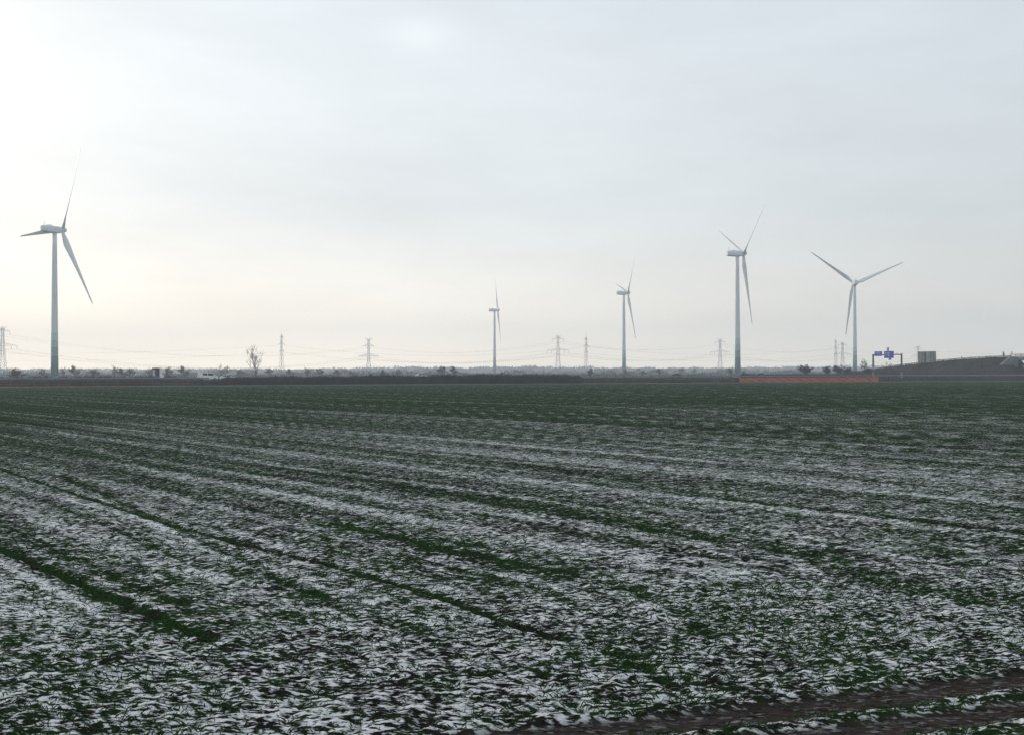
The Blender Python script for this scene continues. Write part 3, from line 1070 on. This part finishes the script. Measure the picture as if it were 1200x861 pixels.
def fence(pxs, v, hgt, label, zb=0.0):
    T = thing('wire_fence', label, 'fence', tuple(col(pxs[0], v, 0)), 0)
    o0 = Vector(T.location)
    tops = []
    rg = random.Random(int(pxs[0]) + 5)
    for px in pxs:
        p = col(px, v + rg.uniform(-.1, .1), 0) - o0
        h = hgt * rg.uniform(0.92, 1.1); le = rg.uniform(-.05, .05)
        MB().tube([(p.x, p.y, zb - 0.2), (p.x + le, p.y, zb + h)], [0.085, 0.07], 6).build('post', M['wood'], T)
        tops.append(Vector((p.x, p.y, zb)))
    for zf in (0.3, 0.6, 0.9):
        MB().tube([p + Vector((0, -0.08, hgt * zf)) for p in tops], 0.022, 4).build('wire', M['steel'], T)
    return T


fence([-60, -46, -33, -19, -6, 12.5, 26, 40, 53.5, 56, 69, 78.5, 82.5, 97, 110, 114.5, 125, 137.5, 152, 165.8, 179, 192.5, 206, 220, 233], VE + 3.6, 2.6, 'long post and wire fence on the bank below the left trees')
fence([692, 701, 711, 722, 731, 742, 752, 763, 774, 785, 796, 807, 822, 833, 845, 856], VE + 6.5, 2.2, 'post and wire fence between hedge and orange net', 0.6)


def guard_rail(pa, pb, v, z, label, n):
    wa, wb = wof(pa, v), wof(pb, v)
    o0 = wv(wa, v, 0)
    T = thing('guard_rail', label, 'guard rail', tuple(o0), 0)
    L_ = wb - wa
    q = lambda w, dv, zz_: wv(wa + w, v + dv, zz_) - o0
    pr = [(0, -0.16), (0.05, -0.08), (0, 0), (0.05, 0.08), (0, 0.16)]
    rs = [[q(w, -0.08 - a, z + 0.62 + b) for a, b in pr] + [q(w, -0.04 - a, z + 0.62 + b) for a, b in reversed(pr)] for w in (0, L_ / 2, L_)]
    MB().loft(rs).build('rail', M['steel'], T)
    for i in range(n):
        w = L_ * (i + 0.5) / n
        p = q(w, 0, 0)
        MB().box((p.x, p.y, z + 0.3), (0.1, 0.12, 0.9), ROADANG).build('post', M['steel'], T)
    return T


guard_rail(-60, 245, VE + 12.1, ROAD_Z, 'grey guard rail beside the carriageway left of the white van', 24)
guard_rail(680, 1290, VE + 12.1, ROAD_Z, 'long grey guard rail above the scrub right of the hedge', 50)

bw = (wof(868, VE + 26), wof(1290, VE + 26))
bo0 = wv(bw[0], VE + 26, 0)
BT = thing('crash_barrier', 'long low blue grey barrier on the motorway below the ramp', 'barrier', tuple(bo0), ROADANG)
bl = bw[1] - bw[0]
sec = [(-0.3, 0), (-0.28, 0.12), (-0.12, 0.35), (-0.08, 1.15), (0.08, 1.15), (0.12, 0.35), (0.28, 0.12), (0.3, 0)]
for i in range(12):
    MB().loft([[(xx, a_, ROAD_Z + 0.02 + b_) for a_, b_ in sec] for xx in (bl * i / 12, bl * (i + 1) / 12 - 0.06)]).build('barrier_segment', M['barrier'], BT)

# orange safety net
NV = VE + 2.2
na_, nb2 = wof(866, NV), wof(1029.5, NV)
o0 = wv(na_, NV, 0)
T = thing('safety_net', 'long orange red safety net fence stretched along the far field edge', 'safety net', tuple(o0))
nn_ = 26
for i in range(nn_ + 1):
    p = wv(na_ + (nb2 - na_) * i / nn_, NV + 0.06, 0) - o0
    MB().tube([(p.x, p.y, 0), (p.x, p.y, 1.95 + 0.1 * math.sin(i * 2.7))], 0.03, 5).build('post', M['dark_steel'], T)
net = MB()
NXN = 420; rows = 7
base_rows = []
for rI in range(rows):           # woven bands with narrow gaps, sagging between the posts
    z0 = 0.10 + rI * 0.235; z1 = z0 + 0.20
    vs = []
    for i in range(NXN + 1):
        f = i / NXN
        s = math.sin(math.pi * ((f * nn_) % 1.0))
        p = wv(na_ + (nb2 - na_) * f, NV - 0.03 - 0.05 * s, 0) - o0
        g = 0.06 * s * (rI / rows) + 0.05 * math.sin(i * 0.21 + rI)
        vs += [(p.x, p.y, z0 - g), (p.x, p.y, z1 - g), (p.x - 0.003, p.y + 0.01, z1 - g), (p.x - 0.003, p.y + 0.01, z0 - g)]
    fs = []
    for i in range(NXN):
        a = i * 4; b_ = a + 4
        fs += [(a, b_, b_ + 1, a + 1), (a + 1, b_ + 1, b_ + 2, a + 2), (a + 2, b_ + 2, b_ + 3, a + 3), (a + 3, b_ + 3, b_, a)]
    net.add(vs, fs)
net.build('netting', M['orange'], T)

# ------------------------------------------------------------------ sign gantry


def gantry():
    gl, gr = at(1023.3, 437.5, 352), at(1056.6, 440.3, 341)
    zb = ROAD_Z
    pa = Vector((gl.x, gl.y, zb)); pb = Vector((gr.x, gr.y, zb))
    ctr = (pa + pb) / 2
    ang = math.atan2(pb.y - pa.y, pb.x - pa.x)
    T = thing('sign_gantry', 'motorway sign gantry with blue panels on two tall posts', 'sign gantry', tuple(ctr), ang)
    W_ = (pb - pa).length / 2
    top = at(1040, 415.5, 346.5).z - zb
    for s in (-1, 1):
        MB().box((s * W_, 0, (top + 0.2) / 2 + 1.6), (0.42, 0.42, top + 0.2 - 3.2)).build('post', M['dark_steel'], T)
        MB().box((s * W_, 0, 0.0), (0.46, 0.46, 3.6)).box((s * W_, 0, 0.1), (0.8, 0.8, 0.3)).build('post_foot', M['steel'], T)
    MB().box((0, 0, top - 0.1), (2 * W_ - 0.42, 0.3, 0.34)).build('beam', M['dark_steel'], T)
    sc = 346.5 / FPX

    def X(px): return (px - 1040.0) * sc / (math.cos(ang) - 0.377 * math.sin(ang))
    c0 = at(1040, 415.5, 346.5)

    def Z(py): return (415.5 - py) * sc + top - 0.1

    def panel(name, x0, x1, y0, y1, m, y=-0.32):
        xc = (X(x0) + X(x1)) / 2; zc = (Z(y0) + Z(y1)) / 2
        return MB().box((xc, y, zc), (X(x1) - X(x0), 0.12, abs(Z(y0) - Z(y1)))).build(name, m, T)
    a = panel('direction_sign', 1026, 1034.6, 411.3, 416.8, M['blue'])
    b_ = panel('direction_sign', 1037.4, 1048.4, 411.3, 419.4, M['blue'], -0.34)
    panel('route_tab', 1040.6, 1042.9, 407.0, 411.2, M['sign_grey'], -0.30)
    panel('lower_tab', 1042.6, 1045.4, 419.5, 421.6, M['blue'], -0.30)
    # pale illegible lettering and arrows as raised strokes
    tx = MB()
    for (x0, x1, y0, y1) in ((1027.5, 1031.3, 412.2, 412.75), (1027.5, 1033.0, 413.7, 414.05), (1031.8, 1033.4, 412.3, 412.6)):
        tx.box(((X(x0) + X(x1)) / 2, -0.395, (Z(y0) + Z(y1)) / 2), (X(x1) - X(x0), 0.02, Z(y0) - Z(y1)))
    tx.build('lettering', M['sign_white'], a)
    tx = MB()
    for (x0, x1, y0, y1) in ((1038.5, 1044.5, 413.0, 413.4), (1038.5, 1042.6, 414.5, 414.9), (1038.5, 1045.0, 416.0, 416.35), (1042.7, 1043.1, 412.0, 418.4)):
        tx.box(((X(x0) + X(x1)) / 2, -0.415, (Z(y0) + Z(y1)) / 2), (X(x1) - X(x0), 0.02, Z(y0) - Z(y1)))
    tx.build('lettering', M['sign_white'], b_)
    lamp = MB(); lamp.box((X(1051.5), -0.2, top + 0.0), (0.9, 0.25, 0.45)).build('signal_box', M['sign_grey'], T)


gantry()

# ------------------------------------------------------------------ ramp embankment and bridge
PXE = 1186


def ramp():
    # crest points (photo column, crest row, depth)
    cr_pts = [(985, 436.3, 500), (1010, 434.5, 480), (1030, 432.0, 465), (1050, 428.9, 452), (1075, 426.1, 440), (1100, 423.1, 431), (1130, 420.7, 422), (1160, 418.9, 415), (1186, 418.0, 410)]
    C = [at(*q) for q in cr_pts]
    mb = MB(); rows_ = []
    for i, p in enumerate(C):
        a = C[max(i - 1, 0)]; b_ = C[min(i + 1, len(C) - 1)]
        dv = (b_ - a); dv.z = 0; dv.normalize()
        nr = Vector((dv.y, -dv.x, 0))     # toward the camera
        z = max(p.z, 0.3)
        foot = 1.6 * z
        rows_.append([p + nr * foot - Vector((0, 0, z + 0.3)), p + nr * foot * 0.5 - Vector((0, 0, z * 0.52)), p, p - nr * 9, p - nr * (9 + foot) - Vector((0, 0, z + 0.3))])
    # rounded end cone under the bridge
    e = C[-1]; dv = (C[-1] - C[-2]); dv.z = 0; dv.normalize()
    z = e.z
    nr = Vector((dv.y, -dv.x, 0))
    rows_.append([e + nr * 1.15 * z + dv * 5 - Vector((0, 0, z + .3)), e + nr * 0.55 * z + dv * 4.0 - Vector((0, 0, z * 0.6)), e + dv * 2.5 - Vector((0, 0, 2.2)), e - nr * 9 + dv * 2.5 - Vector((0, 0, 2.2)), e - nr * (9 + z) + dv * 4 - Vector((0, 0, z + .3))])
    rows_.append([e + nr * 0.5 * z + dv * 10.5 - Vector((0, 0, z + .3)), e + nr * 0.3 * z + dv * 9 - Vector((0, 0, z * 0.9)), e + dv * 8.5 - Vector((0, 0, z * 0.8)), e - nr * 9 + dv * 8.5 - Vector((0, 0, z * 0.8)), e - nr * (9 + .5 * z) + dv * 10 - Vector((0, 0, z + .3))])
    # refine and roughen
    rngz = random.Random(5)
    fine_ = []
    for i in range(len(rows_) - 1):
        k = 12
        for j in range(k + (1 if i == len(rows_) - 2 else 0)):
            f = j / k
            fine_.append([a.lerp(b_, f) for a, b_ in zip(rows_[i], rows_[i + 1])])
    full = []
    for r_ in fine_:
        out = []
        for a, b_ in zip(r_[:-1], r_[1:]):
            for j in range(6): out.append(a.lerp(b_, j / 6) + Vector((0, 0, rngz.uniform(-0.2, 0.2))))
        out.append(r_[-1]); full.append(out)
    vs = [p for r_ in full for p in r_]; k = len(full[0]); fs = []
    for i in range(len(full) - 1):
        for j in range(k - 1):
            fs.append((i * k + j, i * k + j + 1, (i + 1) * k + j + 1, (i + 1) * k + j))
    mb.add(vs, fs)
    o_ = mb.build('ramp_embankment', M['bank'])
    tag(o_, 'brown earth ramp rising to the bridge at the right edge', None, None, 'structure')
    # scrub on the ramp
    rn = np.random.default_rng(9)
    n_ = 16000; X_ = []; Y_ = []; Z_ = []
    nf = len(fine_)
    for _ in range(n_):
        i = rn.integers(0, nf - 13); f = rn.uniform(0, 1)
        a, b_, c = fine_[i][0], fine_[i][1], fine_[i][2]
        g = rn.uniform(0, 2)
        p = a.lerp(b_, g) if g < 1 else b_.lerp(c, g - 1)
        q = fine_[i + 1][0].lerp(fine_[i + 1][1], g) if g < 1 else fine_[i + 1][1].lerp(fine_[i + 1][2], g - 1)
        p = p.lerp(q, f)
        X_.append(p.x); Y_.append(p.y); Z_.append(p.z)
    X_, Y_, Z_ = map(np.array, (X_, Y_, Z_))
    so = blades_object('scrub', X_, Y_, Z_, rn.uniform(0.1, 1.0, n_) ** 1.5, rn.uniform(0.06, 0.3, n_), rn.uniform(0, .3, n_), M['scrub'], 91)
    tag(so, 'dry brown scrub covering the ramp below the bridge', 'scrub', None, 'stuff')
    # guard rail on the crest
    G = thing('guard_rail', 'pale guard rail climbing along the crest of the ramp', 'guard rail', tuple(C[3]))
    pts = [c - C[3] + Vector((0, 0.6, 0.42)) for c in C[2:]]
    rs = []
    for p in pts: rs.append([p + Vector((0, 0, -0.16)), p + Vector((0, -0.06, 0)), p + Vector((0, 0, 0.16)), p + Vector((0, 0.06, 0))])
    MB().loft(rs).build('rail', M['steel'], G)
    for i in range(len(pts) - 1):
        for f in (0.0, 0.25, 0.5, 0.75):
            p = pts[i].lerp(pts[i + 1], f)
            MB().box((p.x, p.y + 0.12, p.z - 0.35), (0.1, 0.1, 0.9)).build('post', M['steel'], G)
    # bridge
    e0 = C[-1]
    ang = math.atan2(dv.y, dv.x)
    bp_ = e0 - nr * -4.6
    B = thing('road_bridge', 'pale concrete road bridge entering at the right edge above the ramp', 'bridge', (bp_.x, bp_.y, 0), ang)
    zt = e0.z
    MB().box((22, 5, zt - 0.45), (44, 10.5, 0.9)).box((22, 5, zt - 1.25), (43.2, 8.5, 0.7)).build('deck', M['concrete'], B)
    # wing wall: triangular side wall in front of the bank
    ww_ = [(-3.2, zt - 3.3), (0.2, zt - 0.05), (3.2, zt - 0.05), (3.2, zt - 3.0), (1.0, zt - 3.4)]
    r0 = [(x, -0.9, z) for x, z in ww_]; r1 = [(x, -0.4, z) for x, z in ww_]
    MB().loft([r0, r1]).build('wing_wall', M['concrete_dark'], B)
    cp = [(-3.6, zt - 3.1), (0.1, zt + 0.25), (0.6, zt + 0.0), (-3.0, zt - 3.45)]
    MB().loft([[(x, -1.1, z) for x, z in cp], [(x, -0.3, z) for x, z in cp]]).build('wing_coping', M['concrete'], B)
    MB().box((1.6, 5, zt - 2.9), (2.4, 9.4, 3.2)).build('abutment', M['concrete_dark'], B)
    for s in (0,):
        MB().box((24, 5, (zt - 1.6) / 2), (0.9, 7, zt - 1.6)).build('pier', M['concrete'], B)
    for yy in (-0.2, 10.2):
        rb = MB()
        for zr in (0.35, 0.7, 1.05):
            rb.tube([(0, yy, zt + zr), (44, yy, zt + zr)], 0.045, 5)
        for i in range(23):
            rb.box((0.2 + i * 1.95, yy, zt + 0.5), (0.08, 0.08, 1.1))
        rb.build('railing', M['dark_steel'], B)
    # slope paving under the bridge, seen as a pale slanting band
    sp = [(4.5, -2.2, zt - 3.6), (6.4, -2.2, zt - 3.6), (12.5, -4, 0.3), (10.0, -4, 0.3)]
    sp2 = [(x, y + 0.35, z - 0.05) for x, y, z in sp]
    MB().loft([sp, sp2]).build('slope_stair', M['concrete_dark'], B)
    for (x, h) in ((-6.6, 2.2), (-1.3, 3.2), (3.2, 2.0), (4.6, 2.6)):
        pass
    far_b = MB()
    sec = [(6, -0.5), (14, zt * 0.62), (24, zt * 0.62), (36, -0.5)]
    rr_ = random.Random(8)
    rows2 = [[(8 + 2.0 * i, 8 + a_, b_ * (1.0 if i else 0.5) + rr_.uniform(-.15, .15)) for a_, b_ in sec] for i in range(30)]
    vs = [p for r_ in rows2 for p in r_]; fs = []
    for i in range(29):
        for j in range(3): fs.append((i * 4 + j, (i + 1) * 4 + j, (i + 1) * 4 + j + 1, i * 4 + j + 1))
    far_b.add(vs, fs)
    fb = far_b.build('far_embankment', M['bank'], None, False, (bp_.x, bp_.y, 0)); fb.rotation_euler = (0, 0, ang)
    tag(fb, 'dark earth bank seen below the bridge deck', None, None, 'structure')
    return C, ang


C_, rang = ramp()
tree('dense', 1185.5, 411.2, 407, 'thin dark sapling on the bridge end at the right edge', 'shrubs on the ramp crest', 0.25, None, 9.5)

# ------------------------------------------------------------------ vehicles


def wheels(T, xs, half, r_, w_=0.24):
    for x in xs:
        for s in (-1, 1):
            wo__ = MB().tube([(x, s * half - w_ / 2, r_), (x, s * half + w_ / 2, r_)], r_, 16).build('wheel', M['rubber'], T)
            MB().tube([(x, s * half + s * (w_ / 2), r_), (x, s * half + s * (w_ / 2 + 0.015), r_)], r_ * 0.6, 12).build('rim', M['steel'], wo__)


def prism(prof, half, taper=None):
    """prof (x,z) loop extruded across y, slightly narrowed where z is high"""
    def hw(z): return half * (1 - (0.12 * max(0, z - taper) if taper else 0))
    return MB().loft([[(x, -hw(z) + 0.0, z) for x, z in prof], [(x, -hw(z) * 0.5, z + 0.02) for x, z in prof], [(x, hw(z) * 0.5, z + 0.02) for x, z in prof], [(x, hw(z), z) for x, z in prof]])


def side_pane(T, pts, half, m=None, name='window', taper=None):
    hw = lambda z: half * (1 - (0.12 * max(0, z - taper) if taper else 0))
    for s in (-1, 1):
        a = [(x, s * (hw(z) + 0.004), z) for x, z in pts]; b_ = [(x, s * (hw(z) + 0.018), z) for x, z in pts]
        MB().loft([a, b_]).build(name, m or M['glass'], T)


def make_van(label, loc, rz):
    T = thing('van', label, 'van', loc, rz)
    prof = [(-2.7, 0.45), (-2.78, 0.9), (-2.72, 1.55), (-2.6, 2.05), (-2.4, 2.15), (0.9, 2.15), (1.15, 2.08), (1.95, 1.35), (2.65, 1.12), (2.78, 0.85), (2.75, 0.42), (2.2, 0.34), (-2.2, 0.34)]
    prism(prof, 0.97, 1.2).build('body', M['car_white'], T)
    side_pane(T, [(-0.1, 1.3), (1.7, 1.3), (1.1, 1.92), (-0.1, 1.95)], 0.97, taper=1.2)
    side_pane(T, [(-1.5, 1.35), (-0.25, 1.35), (-0.25, 1.93), (-1.5, 1.93)], 0.97, taper=1.2)
    MB().add([(1.17, -0.78, 2.04), (1.17, 0.78, 2.04), (1.97, 0.88, 1.36), (1.97, -0.88, 1.36), (1.21, -0.78, 2.09), (1.21, 0.78, 2.09), (2.01, 0.88, 1.41), (2.01, -0.88, 1.41)],
             [(0, 1, 2, 3), (7, 6, 5, 4), (0, 4, 5, 1), (2, 6, 7, 3), (1, 5, 6, 2), (3, 7, 4, 0)]).build('windscreen', M['glass'], T)
    MB().add([(-2.71, -0.7, 2.0), (-2.71, 0.7, 2.0), (-2.78, 0.75, 1.4), (-2.78, -0.75, 1.4), (-2.67, -0.7, 2.0), (-2.67, 0.7, 2.0), (-2.74, 0.75, 1.4), (-2.74, -0.75, 1.4)],
             [(0, 3, 2, 1), (4, 5, 6, 7), (0, 1, 5, 4), (2, 3, 7, 6), (1, 2, 6, 5), (3, 0, 4, 7)]).build('rear_window', M['glass'], T)
    for s in (-1, 1):
        MB().box((-2.8, s * 0.86, 1.1), (0.08, 0.16, 0.4)).build('tail_lamp', M['lamp_red'], T)
        MB().box((2.72, s * 0.75, 0.92), (0.12, 0.3, 0.2)).build('headlight', M['sign_white'], T)
        MB().box((1.35, s * 1.08, 1.38), (0.14, 0.22, 0.22)).build('mirror', M['rubber'], T)
    MB().box((2.8, 0, 0.5), (0.14, 1.8, 0.24)).box((-2.82, 0, 0.5), (0.14, 1.8, 0.22)).build('bumper', M['rubber'], T)
    wheels(T, (-1.75, 1.75), 0.86, 0.34)
    return T


def make_car(label, loc, rz, paint):
    T = thing('car', label, 'car', loc, rz, 'cars on the motorway')
    prof = [(-2.15, 0.4), (-2.2, 0.8), (-2.05, 0.98), (-1.55, 1.05), (-1.0, 1.42), (0.35, 1.46), (1.05, 1.02), (1.95, 0.85), (2.15, 0.7), (2.15, 0.38), (1.7, 0.28), (-1.8, 0.28)]
    prism(prof, 0.88, 0.9).build('body', paint, T)
    side_pane(T, [(-1.35, 1.02), (-0.95, 1.36), (-0.3, 1.39), (-0.3, 1.02)], 0.88, taper=0.9)
    side_pane(T, [(-0.2, 1.02), (-0.2, 1.39), (0.33, 1.4), (0.92, 1.02)], 0.88, taper=0.9)
    MB().add([(0.37, -0.72, 1.44), (0.37, 0.72, 1.44), (1.05, 0.8, 1.02), (1.05, -0.8, 1.02), (0.4, -0.72, 1.48), (0.4, 0.72, 1.48), (1.09, 0.8, 1.06), (1.09, -0.8, 1.06)],
             [(0, 1, 2, 3), (7, 6, 5, 4), (0, 4, 5, 1), (2, 6, 7, 3), (1, 5, 6, 2), (3, 7, 4, 0)]).build('windscreen', M['glass'], T)
    for s in (-1, 1):
        MB().box((-2.16, s * 0.68, 0.82), (0.08, 0.26, 0.14)).build('tail_lamp', M['lamp_red'], T)
        MB().box((2.1, s * 0.62, 0.68), (0.12, 0.32, 0.14)).build('headlight', M['sign_white'], T)
    wheels(T, (-1.3, 1.32), 0.78, 0.31, 0.2)
    return T


RD = ROAD_Z + 0.055
VR = VE + 16
p = col(243.5, VR)
make_van('white van driving on the motorway at the left end of the hedge', (p.x, p.y, RD), ROADANG + 0.16)
p = col(266.5, VR + 1)
make_car('white car half hidden by the hedge just in front of the white van', (p.x, p.y, RD), ROADANG, M['car_white'])
p = col(494.0, VR)
make_car('white car whose roof barely shows over the hedge right of the heavy pylon', (p.x, p.y, RD + 0.2), ROADANG, M['car_white'])
p = col(792.0, VR)
make_car('dark car on the open road between the second small turbine and the net', (p.x, p.y, RD), ROADANG, M['car_dark'])
p = col(890.5, VE + 31)
make_car('dark car over the left part of the orange net', (p.x, p.y, RD), ROADANG, M['car_dark'])


def make_lorry():
    p = col(185.5, VR + 1)
    view = math.atan2(p.y, p.x)
    rz = view - R(17)
    T = thing('lorry', 'box lorry with dark blue rear doors and plain white side behind the fence', 'lorry', (p.x, p.y, RD), rz)
    # x forward, rear doors at x=-2.4 face the camera side
    MB().box((-0.9, 0, 2.15), (3.0, 2.2, 2.75)).build('cargo_box', M['car_white'], T)
    d_ = MB().box((-2.43, 0, 2.15), (0.05, 2.2, 2.75)).build('rear_door', M['lorry_navy'], T)
    MB().box((-2.475, 0.58, 2.1), (0.03, 0.8, 1.8)).build('pale_panel', M['lorry_pink'], d_)
    MB().box((-2.475, 0.1, 2.35), (0.03, 0.35, 1.3)).build('green_panel', M['lorry_green'], d_)
    MB().box((-2.475, 0.1, 1.05), (0.03, 1.8, 0.5)).build('blue_panel', M['lorry_blue'], d_)
    for yy in (-0.62, -0.3):
        MB().tube([(-2.48, yy, 0.9), (-2.48, yy, 3.4)], 0.025, 5).build('door_rod', M['steel'], d_)
    MB().box((-0.6, 0, 0.62), (4.0, 0.9, 0.22)).build('chassis', M['dark_steel'], T)
    cab = [(0.75, 0.5), (0.75, 2.5), (0.95, 2.6), (1.6, 2.55), (2.15, 1.6), (2.3, 1.3), (2.3, 0.5)]
    prism(cab, 1.0).build('cab', M['car_white'], T)
    side_pane(T, [(1.0, 1.5), (1.0, 2.25), (1.5, 2.3), (1.95, 1.5)], 1.0)
    for s in (-1, 1):
        MB().box((-2.47, s * 0.85, 0.66), (0.06, 0.3, 0.14)).build('tail_lamp', M['lamp_red'], T)
    wheels(T, (-1.5, 1.5), 0.88, 0.45, 0.3)
    T.scale = (0.90, 0.92, 0.98)
    return T


make_lorry()


def make_trailer():
    t_ = 434
    a, b_ = at(1080.5, 424.5, t_), at(1099.3, 424.5, t_ - 5)
    ctr = (a + b_) / 2
    ang = math.atan2(b_.y - a.y, b_.x - a.x)
    L_ = (b_ - a).length
    zb = at(1090, 425.6, t_).z
    top = at(1090, 412.2, t_).z - zb
    T = thing('box_trailer', 'grey box trailer with pale vertical strips standing on the ramp', 'trailer', (ctr.x, ctr.y + 3.2, zb), ang)
    MB().box((0, 0, (top + 0.3) / 2), (L_, 2.5, top - 0.3)).build('cargo_box', M['tarp'], T)
    for (x0, x1, m) in ((-0.08, 0.02, 'dark_steel'), (0.06, 0.16, 'tarp_pale'), (0.20, 0.24, 'tarp_pale'), (0.40, 0.445, 'tarp_pale'), (0.455, 0.49, 'dark_steel'), (-0.36, -0.33, 'tarp_pale'), (-0.24, -0.22, 'dark_steel'), (0.31, 0.34, 'dark_steel')):
        MB().box(((x0 + x1) / 2 * L_, -1.27, (top + 0.3) / 2), ((x1 - x0) * L_, 0.05, top - 0.4)).build('curtain_strip', M[m], T)
    MB().box((0, 0, top + 0.03), (L_ + 0.1, 2.56, 0.12)).build('roof_frame', M['dark_steel'], T)
    MB().box((0, 0, 0.82), (L_ - 0.2, 2.2, 0.3)).build('chassis', M['dark_steel'], T)
    wheels(T, (1.2, 2.3, -2.6), 1.05, 0.48, 0.3)
    return T


make_trailer()

# ------------------------------------------------------------------ haze
hz = MB().box((0, 0, 68.5), (6200, 6200, 143)).build('haze', bpy.data.materials.new('haze_air'))
hm = hz.data.materials[0]; hm.use_nodes = True
t = hm.node_tree; t.nodes.clear()
pv = t.nodes.new('ShaderNodeVolumePrincipled')
pv.inputs['Color'].default_value = (0.88, 0.945, 1.0, 1)
pv.inputs['Density'].default_value = 0.00039
pv.inputs['Anisotropy'].default_value = 0.2
ou = t.nodes.new('ShaderNodeOutputMaterial'); t.links.new(pv.outputs[0], ou.inputs['Volume'])
tag(hz, 'pale winter haze filling the air over the field', 'haze', None, 'stuff')
